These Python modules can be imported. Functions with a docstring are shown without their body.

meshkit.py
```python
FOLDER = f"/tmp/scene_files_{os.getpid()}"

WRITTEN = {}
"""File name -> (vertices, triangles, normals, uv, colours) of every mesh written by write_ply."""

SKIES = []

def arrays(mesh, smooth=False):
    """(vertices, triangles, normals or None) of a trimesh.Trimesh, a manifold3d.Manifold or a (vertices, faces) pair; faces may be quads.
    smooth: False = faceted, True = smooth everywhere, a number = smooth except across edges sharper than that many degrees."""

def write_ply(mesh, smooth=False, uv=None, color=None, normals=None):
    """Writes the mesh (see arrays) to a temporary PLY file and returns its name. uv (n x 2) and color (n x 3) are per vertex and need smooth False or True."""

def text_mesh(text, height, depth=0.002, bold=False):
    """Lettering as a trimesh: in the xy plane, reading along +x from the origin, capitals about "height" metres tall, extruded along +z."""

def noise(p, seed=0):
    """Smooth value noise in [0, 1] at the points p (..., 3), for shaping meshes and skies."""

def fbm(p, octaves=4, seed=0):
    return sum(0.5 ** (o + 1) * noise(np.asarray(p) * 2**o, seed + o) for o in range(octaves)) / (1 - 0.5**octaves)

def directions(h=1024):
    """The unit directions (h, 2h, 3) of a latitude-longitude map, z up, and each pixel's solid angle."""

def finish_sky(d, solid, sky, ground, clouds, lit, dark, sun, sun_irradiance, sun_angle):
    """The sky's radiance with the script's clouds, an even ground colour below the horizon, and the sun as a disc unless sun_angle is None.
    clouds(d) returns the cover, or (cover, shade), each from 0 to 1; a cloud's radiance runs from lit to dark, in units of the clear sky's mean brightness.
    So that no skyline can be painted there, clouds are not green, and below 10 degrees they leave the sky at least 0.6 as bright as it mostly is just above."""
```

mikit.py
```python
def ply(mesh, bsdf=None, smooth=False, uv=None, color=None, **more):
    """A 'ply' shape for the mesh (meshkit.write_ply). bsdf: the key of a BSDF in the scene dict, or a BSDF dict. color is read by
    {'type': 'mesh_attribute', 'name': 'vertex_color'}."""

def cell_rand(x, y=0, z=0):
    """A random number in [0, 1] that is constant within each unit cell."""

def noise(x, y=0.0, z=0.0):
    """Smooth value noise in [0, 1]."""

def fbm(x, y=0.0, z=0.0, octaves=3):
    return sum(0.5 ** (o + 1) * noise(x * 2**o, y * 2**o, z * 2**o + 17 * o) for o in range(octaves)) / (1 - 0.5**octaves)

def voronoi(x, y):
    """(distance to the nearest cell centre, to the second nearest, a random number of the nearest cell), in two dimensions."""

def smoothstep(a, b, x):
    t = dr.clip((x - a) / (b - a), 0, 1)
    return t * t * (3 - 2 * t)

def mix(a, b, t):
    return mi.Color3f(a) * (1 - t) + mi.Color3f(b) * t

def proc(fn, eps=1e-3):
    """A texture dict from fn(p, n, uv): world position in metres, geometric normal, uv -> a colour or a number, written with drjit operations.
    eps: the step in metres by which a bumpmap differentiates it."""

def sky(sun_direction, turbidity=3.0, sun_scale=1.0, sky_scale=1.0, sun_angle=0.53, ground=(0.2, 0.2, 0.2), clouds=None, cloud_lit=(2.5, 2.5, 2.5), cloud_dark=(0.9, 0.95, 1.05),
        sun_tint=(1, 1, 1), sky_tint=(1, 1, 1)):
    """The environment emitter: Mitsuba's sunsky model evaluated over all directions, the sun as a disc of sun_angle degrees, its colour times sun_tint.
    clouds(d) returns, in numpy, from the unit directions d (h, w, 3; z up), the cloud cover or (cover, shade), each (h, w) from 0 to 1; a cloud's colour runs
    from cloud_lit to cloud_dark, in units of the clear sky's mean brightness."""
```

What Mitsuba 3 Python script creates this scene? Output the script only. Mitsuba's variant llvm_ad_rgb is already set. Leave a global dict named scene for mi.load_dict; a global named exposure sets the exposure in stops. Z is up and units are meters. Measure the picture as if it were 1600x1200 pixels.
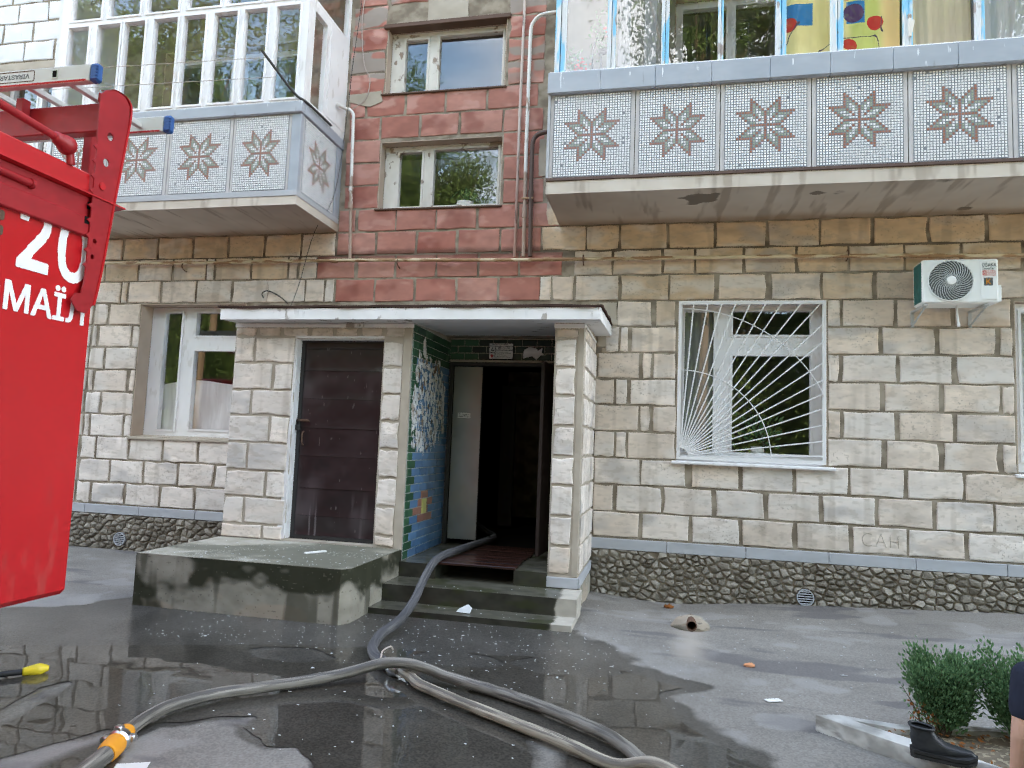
import math, random
import numpy as np, trimesh, shapely, drjit as dr, mitsuba as mi, mikit, meshkit
from shapely.geometry import Polygon, Point, box as sbox
from shapely import affinity
from mikit import noise, fbm, voronoi, cell_rand, smoothstep, mix, proc

T = mi.ScalarTransform4f
rng = np.random.default_rng(7)
random.seed(7)
scene, labels = {}, {}

# ------------------------------------------------------------------ camera, sky, exposure
YAW, PITCH, ROLL = -0.21485398, 0.08604177, 0.03891421
FWD = np.array([math.sin(YAW) * math.cos(PITCH), math.cos(YAW) * math.cos(PITCH), math.sin(PITCH)])
_r = np.array([math.cos(YAW), -math.sin(YAW), 0.0])
_u = np.cross(_r, FWD)
UP = -math.sin(ROLL) * _r + math.cos(ROLL) * _u
CAM = np.array([0.0, -7.7, 1.515])
scene['camera'] = {'type': 'perspective', 'fov_axis': 'x', 'fov': 72.742, 'near_clip': 0.05, 'far_clip': 600.0,
                   'to_world': T().look_at(origin=CAM.tolist(), target=(CAM + FWD).tolist(), up=UP.tolist())}


def clouds(d):
    q = d / np.maximum(d[..., 2:3], 0.08)
    c = meshkit.fbm(np.stack([q[..., 0] * 0.9, q[..., 1] * 0.9, q[..., 0] * 0 + 3.1], -1), 5, 4)
    cover = np.clip((c - 0.475) / 0.16, 0, 1)
    return cover * 0.95, np.clip((c - 0.6) / 0.3, 0, 1) * 0.6


scene['sky'] = mikit.sky((0.35, 0.75, 0.75), turbidity=3, clouds=clouds, cloud_lit=(1.9, 1.9, 1.9), cloud_dark=(.85, .9, .98), sky_tint=(1.18, 1.0, 0.80), sun_tint=(1.0, 0.97, 0.92))
exposure = 5.15


# ------------------------------------------------------------------ bookkeeping
used = {}


def uniq(base):
    n = used.get(base, 0)
    used[base] = n + 1
    return base if n == 0 else f'{base}_{n:03d}'


def thing(name, label, cat, group=None):
    k = uniq(name)
    labels[k] = {'label': label, 'category': cat}
    if group:
        labels[k]['group'] = group
    return k


def put(parent, part, mesh, bsdf, smooth=False, label=None, kind=None, to=None, **kw):
    k = uniq(f'{parent}__{part}' if part else parent)
    d = mesh if isinstance(mesh, dict) else mikit.ply(mesh, bsdf, smooth, **kw)
    if to is not None:
        d = {**d, 'to_world': to}
    scene[k] = d
    if label or kind:
        labels.setdefault(k, {}).update({a: b for a, b in (('label', label), ('kind', kind)) if b})
    return k


def solo(name, mesh, bsdf, smooth, label, cat, group=None, kind=None, **kw):
    k = uniq(name)
    scene[k] = mesh if isinstance(mesh, dict) else mikit.ply(mesh, bsdf, smooth, **kw)
    labels[k] = {a: b for a, b in (('label', label), ('category', cat), ('group', group), ('kind', kind)) if b}
    return k


# ------------------------------------------------------------------ mesh helpers: all return (V, F)
def cat(*ms):
    V, F, n = [], [], 0
    for m in ms:
        v, f = (np.asarray(m.vertices), np.asarray(m.faces)) if hasattr(m, 'vertices') else m
        if f.shape[1] == 4:
            f = np.vstack([f[:, [0, 1, 2]], f[:, [0, 2, 3]]])
        V.append(v); F.append(f + n); n += len(v)
    return np.vstack(V), np.vstack(F)


def box(x0, x1, y0, y1, z0, z1, c=0.0):
    """a box; c > 0 chamfers every edge"""
    if c <= 0:
        v = np.array([[x, y, z] for x in (x0, x1) for y in (y0, y1) for z in (z0, z1)], float)
        f = np.array([[0, 1, 3, 2], [4, 6, 7, 5], [0, 4, 5, 1], [2, 3, 7, 6], [0, 2, 6, 4], [1, 5, 7, 3]])
        return v, np.vstack([f[:, [0, 1, 2]], f[:, [0, 2, 3]]])
    c = min(c, (x1 - x0) * .45, (y1 - y0) * .45, (z1 - z0) * .45)
    p = []
    for x, sx in ((x0, c), (x1, -c)):
        for y, sy in ((y0, c), (y1, -c)):
            for z, sz in ((z0, c), (z1, -c)):
                p += [(x, y + sy, z + sz), (x + sx, y, z + sz), (x + sx, y + sy, z)]
    h = trimesh.convex.convex_hull(np.array(p))
    return np.asarray(h.vertices), np.asarray(h.faces)


def tube(pts, r, n=10, caps=True, closed=False):
    p = np.asarray(pts, float)
    r = np.broadcast_to(r, (len(p),))
    t = np.gradient(p, axis=0)
    if closed:
        t = np.roll(p, -1, 0) - np.roll(p, 1, 0)
    t /= np.linalg.norm(t, axis=1, keepdims=True) + 1e-12
    a = np.cross(t[0], [0, 0, 1.0] if abs(t[0][2]) < .9 else [1.0, 0, 0])
    A = []
    for k in range(len(p)):
        a = a - t[k] * (a @ t[k])
        a /= np.linalg.norm(a) + 1e-12
        A.append(a.copy())
    A = np.array(A)
    B = np.cross(t, A)
    ang = np.arange(n) * 2 * np.pi / n
    v = p[:, None] + r[:, None, None] * (np.cos(ang)[None, :, None] * A[:, None] + np.sin(ang)[None, :, None] * B[:, None])
    v = v.reshape(-1, 3)
    m = len(p) if closed else len(p) - 1
    i, j = np.meshgrid(np.arange(m), np.arange(n), indexing='ij')
    i2 = (i + 1) % len(p)
    q = np.stack([i * n + j, i2 * n + j, i2 * n + (j + 1) % n, i * n + (j + 1) % n], -1).reshape(-1, 4)
    f = np.vstack([q[:, [0, 2, 1]], q[:, [0, 3, 2]]])
    if caps and not closed:
        k = len(v)
        v = np.vstack([v, p[0], p[-1]])
        e = (len(p) - 1) * n
        f = np.vstack([f, [[k, (j + 1) % n, j] for j in range(n)], [[k + 1, e + j, e + (j + 1) % n] for j in range(n)]])
    return v, f


def spline(pts, n=8):
    p = np.asarray(pts, float)
    q = np.vstack([2 * p[0] - p[1], p, 2 * p[-1] - p[-2]])
    out = []
    for k in range(1, len(q) - 2):
        a, b, c, d = q[k - 1:k + 3]
        for s in np.arange(n) / n:
            out.append(.5 * (2 * b + (c - a) * s + (2 * a - 5 * b + 4 * c - d) * s * s + (3 * b - a - 3 * c + d) * s ** 3))
    out.append(p[-1])
    return np.array(out)


def extrude(poly, depth):
    """polygon in (a, b) extruded along +c from 0 to depth"""
    gs = getattr(poly, 'geoms', [poly])
    return cat(*[trimesh.creation.extrude_polygon(g, depth, engine='earcut') for g in gs if g.area > 1e-9])


def xz(poly, y0, y1):
    """polygon in (x, z) made solid between y0 and y1"""
    v, f = extrude(poly, y1 - y0)
    return np.stack([v[:, 0], y0 + v[:, 2], v[:, 1]], 1), f[:, ::-1]


def yz(poly, x0, x1):
    v, f = extrude(poly, x1 - x0)
    return np.stack([x0 + v[:, 2], v[:, 0], v[:, 1]], 1), f


def xy(poly, z0, z1):
    v, f = extrude(poly, z1 - z0)
    return v + [0, 0, z0], f


def rect(a0, a1, b0, b1):
    return sbox(a0, b0, a1, b1)


def rot(m, axis, deg, about=(0, 0, 0)):
    M = trimesh.transformations.rotation_matrix(math.radians(deg), axis, about)
    return m[0] @ M[:3, :3].T + M[:3, 3], m[1]


def move(m, d):
    return m[0] + np.asarray(d, float), m[1]


def densify(poly, step=.05, amp=.02, freq=6.0, seed=0):
    """a smoothly irregular copy of a polygon"""
    pl = poly.segmentize(step)
    c = np.array(pl.exterior.coords)[:-1]
    n1 = meshkit.fbm(np.c_[c * freq, c[:, 0] * 0 + seed], 3) - .5
    n2 = meshkit.fbm(np.c_[c * freq, c[:, 0] * 0 + seed + 40], 3) - .5
    return Polygon(c + np.c_[n1, n2] * 2 * amp).buffer(0)


def frame_map(o, u, v):
    u, v = np.array(u, float), np.array(v, float)
    n = np.cross(u, v)
    o = np.array(o, float)
    return lambda P: o + P[:, :1] * u + P[:, 1:2] * v + P[:, 2:3] * n


FACADE = frame_map((0, 0, 0), (1, 0, 0), (0, 0, 1))     # n = u x v = (0,-1,0): towards the yard


def rough_block(a0, a1, b0, b1, depth, fm, tint=None, ch=.0075, jit=.0065, base=0.0):
    """one dressed block: uneven outline of 10 points, bevelled edge, slightly bulged face; its tint is carried in whole steps of the uv"""
    w, h = a1 - a0, b1 - b0
    ts = [(0, 0), (.34, 0), (.67, 0), (1, 0), (1, .5), (1, 1), (.66, 1), (.33, 1), (0, 1), (0, .5)]
    o = np.array(ts) * [w, h] + [a0, b0] + rng.uniform(-jit, jit, (10, 2))
    mid = o.mean(0)
    dirn = np.sign(mid - o) * (np.abs(mid - o) > .02)
    ins = o + dirn * (ch * rng.uniform(.6, 1.5, (10, 1)))
    chip = rng.random(10) < .14
    o[chip] += dirn[chip] * ch * 1.4
    ins[chip] += dirn[chip] * ch * 2.6
    d = depth + rng.uniform(-.004, .004)
    tilt = rng.uniform(-.004, .004, 2)
    dd = d + ((ins - mid) / [max(w, .1), max(h, .1)]) @ tilt
    V = np.vstack([np.c_[o, np.full(10, base)], np.c_[o, dd - ch * .8], np.c_[ins, dd], [[*mid, d + .003]]])
    j = np.arange(10); k = (j + 1) % 10
    F = np.vstack([np.c_[j, k, k + 10], np.c_[j, k + 10, j + 10], np.c_[j + 10, k + 10, k + 20], np.c_[j + 10, k + 20, j + 20], np.c_[j + 20, k + 20, j * 0 + 30]])
    t = rng.random() if tint is None else tint
    i0, j0 = int(np.clip(t, 0, .999) * 16), int(rng.random() * 16)
    uv = np.c_[np.clip(V[:, 0] - a0 + .05, .02, 1.9) + 2 * i0, np.clip(V[:, 1] - b0 + .05, .02, 1.9) + 2 * j0]
    return (fm(V), F), uv


def merge_rings(poly, d0, d1):
    return extrude(poly, d1 - d0)


# ------------------------------------------------------------------ materials
def two(b):
    return {'type': 'twosided', 'b': b}


def diffuse(c):
    return two({'type': 'diffuse', 'reflectance': {'type': 'rgb', 'value': list(c)} if not callable(c) else proc(c)})


def prin(c, rough=.5, metal=0.0, spec=.5, coat=0.0, **k):
    d = {'type': 'principled', 'base_color': proc(c) if callable(c) else {'type': 'rgb', 'value': list(c)},
         'roughness': proc(rough) if callable(rough) else rough, 'metallic': metal, 'specular': spec}
    if coat:
        d.update(clearcoat=coat, clearcoat_gloss=.92)
    d.update(k)
    return two(d)


def bump(b, fn, scale, eps=2e-3):
    inner = b['b'] if b['type'] == 'twosided' else b
    return two({'type': 'bumpmap', 't': proc(fn, eps), 'scale': scale, 'b': inner})


def C(*v):
    return mi.Color3f(*v)


def lin(*srgb):
    s = np.array(srgb) / 255.0
    return tuple(float(x) for x in np.where(s <= .04045, s / 12.92, ((s + .055) / 1.055) ** 2.4))


def block_col(p, n, uv):
    t = dr.floor(uv.x * .5) / 16
    s = dr.floor(uv.y * .5) / 16
    a = p.x + p.y * 1.3
    g = fbm(a * 5, p.z * 11, s * 60, 4)
    col = mix(mix((.76, .70, .645), (.70, .60, .505), smoothstep(.0, .5, t)), (.61, .465, .315), smoothstep(.5, .95, t))
    col = col * (.70 + .54 * g) * (.90 + .20 * s)
    smear = smoothstep(.50, .72, fbm(a * 2.3 + s * 31, p.z * 6, 4.0, 3))
    col = mix(col, (.68, .645, .60), smear * .55)
    grey = smoothstep(.56, .74, fbm(a * 2.0 + s * 57, p.z * 4.2 + 9, 1.0, 3)) * smoothstep(.35, .6, s)
    col = mix(col, (.40, .385, .375), grey * .6)
    pit = smoothstep(.76, .86, noise(a * 60, p.z * 75, 7.0)) * smoothstep(.5, .7, fbm(a * 4, p.z * 4, 11.0, 2))
    col = mix(col, (.26, .22, .17), pit * .4)
    fr = smoothstep(.52, .70, fbm(a * 16, p.z * 34, s * 9, 3))
    col = mix(col, (.40, .345, .275), fr * .34)
    st = smoothstep(.60, .80, fbm(a * 9, p.z * 1.1, 3.0, 3))
    return mix(col, (.30, .25, .19), st * .30)


def block_bump(p, n, uv):
    a = p.x + p.y * 1.3
    return fbm(a * 9, p.z * 14, 2.0, 4) + .35 * noise(a * 60, p.z * 60, 1.0) + .5 * fbm(a * 26, p.z * 50, 5.0, 2)


def red_col(p, n, uv):
    t = dr.floor(uv.x * .5) / 16
    s = dr.floor(uv.y * .5) / 16
    g = fbm(p.x * 6, p.z * 10, s * 50, 4)
    col = mix((.40, .175, .140), (.49, .265, .218), t) * (.72 + .54 * g)
    fade = smoothstep(.54, .74, fbm(p.x * 4.5 + s * 23, p.z * 8, 2.0, 3))
    col = mix(col, (.60, .36, .31), fade * (.45 + .35 * smoothstep(5.0, 6.2, p.z)))
    dark = smoothstep(.55, .75, fbm(p.x * 3 + 5, p.z * 3.5 + s * 17, 8.0, 3))
    col = mix(col, (.20, .050, .040), dark * .5)
    soot = smoothstep(.085, .02, dr.abs(p.z - 3.725 + .05 * (fbm(p.x * 3, p.z * 3, 1., 3) - .5)))
    col = mix(col, (.07, .045, .035), soot * .65)
    cem = smoothstep(.50, .60, fbm(p.x * 2.7 + s * 13, p.z * 6.5, 6.0, 3)) * smoothstep(5.65, 6.0, p.z)
    return mix(col, (.33, .30, .265), cem * .9)


def mortar_col(p, n, uv):
    g = fbm(p.x * 8 + p.y * 5, p.y * 8, p.z * 8, 4)
    c = mix((.21, .175, .135), (.37, .32, .255), smoothstep(.3, .7, g))
    st = smoothstep(.60, .76, fbm(p.x * 7, p.z * 1.2, 4.0, 3))
    return mix(mix(c, (.13, .10, .07), st * .30), (.08, .06, .045), smoothstep(.09, .03, dr.abs(p.z - 3.73)) * .6)


def plaster_col(p, n, uv):
    g = fbm(p.x * 7 + p.y * 5, p.y * 7, p.z * 7, 4)
    return mix((.36, .315, .25), (.50, .45, .38), g)


def concrete_col(p, n, uv):
    a = p.x + p.y
    g = fbm(p.x * 9, p.y * 9, p.z * 9, 4)
    c = mix((.20, .185, .150), (.38, .355, .30), g)
    pat = smoothstep(.52, .62, fbm(a * 2.6, p.z * 3.4, 3.0, 3))
    c = mix(c, (.36, .29, .225), pat * .6)
    moss = smoothstep(.47, .62, fbm(a * 2.1 + 7, p.z * 3.4 + p.y, 9.0, 4) + .30 * smoothstep(.14, .40, p.z) * smoothstep(-4.1, -3.5, p.x) - .14 * smoothstep(.22, .05, p.z))
    c = mix(c, (.026, .028, .016), moss * .95)
    run = smoothstep(.64, .74, fbm(a * 5.5, p.z * .7, 2.0, 3))
    c = mix(c, (.045, .045, .03), run * .7)
    spk = smoothstep(.80, .88, noise(p.x * 50, p.y * 50, p.z * 50))
    return mix(c, (.12, .11, .09), spk * .6)


def platform_top(p, n, uv):
    g = fbm(p.x * 8, p.y * 8, 1.0, 4)
    c = mix((.21, .195, .15), (.39, .37, .315), g)
    wet = smoothstep(.42, .62, fbm(p.x * 1.6, p.y * 2.2, 5.0, 4) + .30 * smoothstep(-3.9, -2.9, p.x) - .08)
    c = mix(c, (.075, .075, .052), wet * .75)
    spk = smoothstep(.78, .86, noise(p.x * 70, p.y * 70, 2.0)) * smoothstep(.5, .65, fbm(p.x * 3, p.y * 3, 4., 2))
    return mix(c, (.55, .55, .51), spk * .5)


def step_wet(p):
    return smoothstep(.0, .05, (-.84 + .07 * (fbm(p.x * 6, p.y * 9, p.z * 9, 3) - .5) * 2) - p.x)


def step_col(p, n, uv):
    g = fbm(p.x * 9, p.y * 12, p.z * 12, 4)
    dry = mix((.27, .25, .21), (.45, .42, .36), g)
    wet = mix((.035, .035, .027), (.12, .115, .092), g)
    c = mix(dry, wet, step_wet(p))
    c = mix(c * .45, c, smoothstep(.2, .7, n.z + 1 - step_wet(p)))  # wet risers darkened by their normal: shading against the treads put into the colour
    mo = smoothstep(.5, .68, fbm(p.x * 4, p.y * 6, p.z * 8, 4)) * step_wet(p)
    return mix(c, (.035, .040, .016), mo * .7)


def stone_col(p, n, uv):
    t = dr.floor(uv.x * .5) / 16
    g = fbm(p.x * 22, p.z * 22, t * 40, 3)
    return mix((.185, .165, .135), (.37, .34, .29), t) * (.65 + .7 * g)


def soffit_col(p, n, uv):
    g = fbm(p.x * 3, p.y * 3, 1.0, 4)
    c = mix((.50, .445, .38), (.64, .59, .52), g)
    damp = smoothstep(.70, .75, fbm(p.x * 2.0 + 1.2, p.y * 2.6, 5.0, 4))
    damp = damp * smoothstep(-1.5, -.6, p.x)
    c = mix(c, (.15, .13, .11), damp * .85)
    run = smoothstep(.6, .75, fbm(p.x * 9, p.z * 2 + p.y * 1.2, 8.0, 3))
    c = mix(c, (.23, .18, .13), run * .45)
    edge = smoothstep(-.26, -.04, p.y + .12 * (fbm(p.x * 3, p.y * 3, 2., 3) - .5))
    return mix(c, (.33, .23, .14), edge * .55)


def white_col(p, n, uv):
    g = fbm(p.x * 6, p.y * 6, p.z * 6, 3)
    c = mix((.70, .70, .69), (.82, .82, .82), g)
    chip = smoothstep(.64, .70, fbm(p.x * 11, p.y * 11, p.z * 4.5, 4)) * smoothstep(.45, .6, fbm(p.x * 1.1 + 3, p.y, 2., 2))
    c = mix(c, (.25, .21, .165), chip * .8)
    drip = smoothstep(.60, .68, fbm(p.x * 34, p.z * 7, 3.0, 3)) * smoothstep(.50, .60, fbm(p.x * 1.7 + 9, 2.0, 5., 2)) * smoothstep(-1.36, -1.40, p.y) * smoothstep(2.66, 2.80, p.z)
    return mix(c, (.10, .085, .065), drip * .85)


def paint_col(p, n, uv):
    g = fbm(p.x * 5, p.y * 5, p.z * 2.5, 3)
    c = mix((.66, .66, .665), (.80, .80, .81), g)
    d = smoothstep(.62, .78, fbm(p.x * 16, p.y * 16, p.z * 5, 3))
    return mix(c, (.42, .38, .33), d * .35)


def oldpaint_col(p, n, uv):
    g = fbm(p.x * 8, p.y * 8, p.z * 4, 3)
    c = mix((.55, .525, .47), (.74, .72, .67), g)
    d = smoothstep(.62, .70, fbm(p.x * 14 + 3, p.y * 14, p.z * 9, 4))
    return mix(c, (.22, .145, .095), d * .8)


def rail_col(p, n, uv):
    g = fbm(p.x * 4, p.y * 4, p.z * 9, 4)
    c = mix((.27, .305, .355), (.38, .41, .455), g)
    drip = smoothstep(.73, .79, fbm(p.x * 30, p.y * 30, p.z * 5 + 3, 3)) * smoothstep(4.9, 5.2, p.z)
    c = mix(c, (.72, .75, .78), drip * .8)
    r = smoothstep(.72, .8, fbm(p.x * 12, p.y * 12, p.z * 2, 3))
    return mix(c, (.16, .15, .15), r * .6)


def bluepost_col(p, n, uv):
    g = fbm(p.x * 11, p.y * 11, p.z * 3.2, 4)
    c = mix((.15, .44, .66), (.26, .55, .74), g)
    w = smoothstep(.47, .56, fbm(p.x * 17 + 4, p.y * 9, p.z * 2.2, 4))
    c = mix(c, (.66, .64, .62), w * .85)
    return mix(c, (.25, .17, .14), smoothstep(.66, .72, fbm(p.x * 15, p.y * 9, p.z * 5 + 9, 4)) * .7)


def door_col(p, n, uv):
    g = fbm(p.x * 3, p.z * 4, 1.0, 4)
    c = mix((.017, .012, .012), (.040, .029, .031), g)
    c = mix(c, (.125, .108, .116), smoothstep(.50, .72, fbm(p.x * 2.2, p.z * 2.0 + 7, 3.0, 3)) * .55)
    scr = smoothstep(.84, .90, fbm(p.x * 40, p.z * 14, 5.0, 2))
    c = mix(c, (.22, .20, .19), scr * .3)
    run = smoothstep(.6, .75, fbm(p.x * 14, p.z * .8, 8.0, 3)) * smoothstep(1.0, .6, p.z)
    return mix(c, (.20, .18, .19), run * .55)


def galv_col(p, n, uv):
    g = fbm(p.x * 4, p.z * 3, 1.0, 4)
    return mix((.22, .24, .235), (.38, .395, .385), g)


def galv_rough(p, n, uv):
    return .20 + .16 * fbm(p.x * 3, p.z * 5, 2.0, 3)


def pipe_col(p, n, uv):
    g = fbm(p.x * 7, p.y * 20, p.z * 14, 4)
    c = mix((.50, .40, .24), (.66, .58, .42), g)
    r = smoothstep(.46, .60, fbm(p.x * 5 + 2, p.y * 18, p.z * 18, 4))
    return mix(c, mix((.19, .085, .035), (.36, .19, .08), g), r * .85)


def pipe_white_col(p, n, uv):
    c = mix((.62, .61, .58), (.76, .75, .72), fbm(p.x * 9, p.y * 9, p.z * 5, 3))
    r = smoothstep(.55, .66, fbm(p.x * 20, p.y * 20, p.z * 5, 4) + .30 * smoothstep(4.9, 4.2, p.z) - .04)
    return mix(c, (.26, .145, .085), r * .8)


def pipe_pink_col(p, n, uv):
    c = mix((.34, .21, .17), (.55, .47, .42), smoothstep(4.2, 5.6, p.z + .5 * fbm(p.x * 5, p.z * 3, 0., 3)))
    return mix(c, (.12, .06, .045), smoothstep(.58, .68, fbm(p.x * 20, p.y * 20, p.z * 4, 4)) * .8)


def hose_dark_col(p, n, uv):
    g = fbm(uv.x * 6, uv.y * 10, 3.0, 4)
    c = mix((.045, .045, .05), (.11, .11, .118), g)
    return mix(c, (.19, .185, .18), smoothstep(.56, .74, fbm(uv.x * 2.5, uv.y * 9, 1.0, 4)) * .5)


def hose_light_col(p, n, uv):
    g = fbm(uv.x * 5, uv.y * 9, 3.0, 4)
    c = mix((.095, .087, .077), (.21, .195, .172), smoothstep(.3, .65, g))
    d = smoothstep(.46, .66, fbm(uv.x * 3.0, uv.y * 6 + 4, 1.0, 5))
    c = mix(c, (.055, .052, .05), d * .75)
    return mix(c, (.38, .355, .32), smoothstep(.60, .74, fbm(uv.x * 2.2, uv.y * 12, 8.0, 3)) * .5)


def soil_col(p, n, uv):
    g = fbm(p.x * 18, p.y * 18, 1.0, 4)
    c = mix((.11, .085, .06), (.27, .225, .165), g)
    return mix(c, (.42, .36, .26), smoothstep(.68, .75, noise(p.x * 60, p.y * 60, 3.0)) * .7)


def curb_col(p, n, uv):
    g = fbm(p.x * 9, p.y * 9, p.z * 9, 4)
    c = mix((.34, .33, .305), (.60, .59, .56), smoothstep(.3, .7, g))
    return mix(c, (.19, .17, .15), smoothstep(.50, .66, fbm(p.x * 6, p.y * 6, p.z * 14 + 4, 4)) * .75)


def wood_col(p, n, uv):
    g = fbm(p.x * 3, p.y * 50, p.z * 50, 4)
    return mix((.010, .006, .005), (.050, .020, .015), smoothstep(.3, .7, g))


def fabric_yellow(p, n, uv):
    """printed cloth: blue oblongs, red triangles and dark diamonds on yellow"""
    c = mix((.72, .60, .24), (.80, .70, .36), fbm(p.x * 4, p.z * 4, 1.0, 3))
    c = mix(c, (.52, .58, .16), smoothstep(1.62, 1.70, p.x) * smoothstep(1.98, 1.88, p.x) * .8)
    c = mix(c, (.83, .56, .26), smoothstep(1.9, 2.0, p.x) * .8)

    def rc(x0, x1, z0, z1):
        return dr.select((p.x > x0) & (p.x < x1) & (p.z > z0) & (p.z < z1), mi.Float(1), mi.Float(0))

    c = mix(c, (.045, .19, .42), dr.maximum(rc(1.09, 1.33, 5.62, 5.84), rc(1.63, 1.79, 5.60, 5.82)))
    u, v = p.x * 2.6, p.z * 2.6
    a, b, w = voronoi(u, v)
    c = mix(c, (.10, .055, .13), dr.select((w < .22) & (a < .24), mi.Float(1), mi.Float(0)))
    a, b, w = voronoi(u * 1.4 + 31, v * 1.4 + 7)
    c = mix(c, (.52, .05, .045), dr.select((w < .26) & (a < .26), mi.Float(1), mi.Float(0)))
    s = dr.abs(fbm(p.x * 5 + 3, p.z * 3, 4.0, 2) - .5)
    return mix(c, (.09, .07, .11), smoothstep(.014, .008, s) * rc(1.0, 1.95, 5.3, 5.66))


def sheer_col(p, n, uv):
    g = fbm(p.x * 30, p.z * 2, 1.0, 3)
    return mix((.58, .58, .57), (.74, .74, .73), g)


def stripe_col(p, n, uv):
    s = dr.select(dr.sin(p.x * 24) > .1, mi.Float(1), mi.Float(0))
    return mix((.22, .21, .195), (.32, .32, .325), s)


WET = [(-6.2, -3.3), (-4.9, -2.5), (-4.62, -2.0), (-2.4, -1.75), (-.66, -1.78), (-.36, -2.15), (-.12, -2.49), (.12, -2.8), (.31, -2.91), (.12, -3.14), (.26, -3.51), (.63, -3.96), (.9, -4.6), (.6, -6.0), (-3.0, -6.2), (-5.5, -5.2)]
ISLAND = [(-2.52, -4.65), (-2.50, -4.44), (-2.38, -4.38), (-2.23, -4.27), (-2.12, -4.21), (-2.10, -4.29), (-2.15, -4.31), (-2.08, -4.38), (-1.97, -4.45), (-1.85, -4.53), (-1.73, -4.49), (-1.56, -4.63), (-1.40, -4.85), (-2.2, -5.05)]
STREAKS = [[(-3.25, -4.73), (-3.36, -4.56), (-3.47, -4.2), (-3.40, -4.09), (-3.33, -4.3), (-3.26, -4.55)],
           [(-2.91, -5.02), (-2.79, -4.77), (-2.68, -4.58), (-2.62, -4.62), (-2.69, -4.9), (-2.73, -5.1)],
           [(-.62, -4.03), (-.52, -4.02), (-.44, -4.1), (-.46, -4.22), (-.43, -4.36), (-.53, -4.36), (-.55, -4.22)]]


def sd_poly(x, y, pts):
    """signed distance to a polygon, negative inside"""
    d2, s = mi.Float(1e9), mi.Float(1)
    n = len(pts)
    for i in range(n):
        (ax, ay), (bx, by) = pts[i], pts[i - 1]
        ex, ey = bx - ax, by - ay
        wx, wy = x - ax, y - ay
        t = dr.clip((wx * ex + wy * ey) / (ex * ex + ey * ey), 0, 1)
        d2 = dr.minimum(d2, dr.square(wx - ex * t) + dr.square(wy - ey * t))
        c1, c2, c3 = y >= ay, y < by, ex * wy > ey * wx
        flip = (c1 & c2 & c3) | (~c1 & ~c2 & ~c3)
        s = dr.select(flip, -s, s)
    return s * dr.sqrt(d2)


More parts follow.
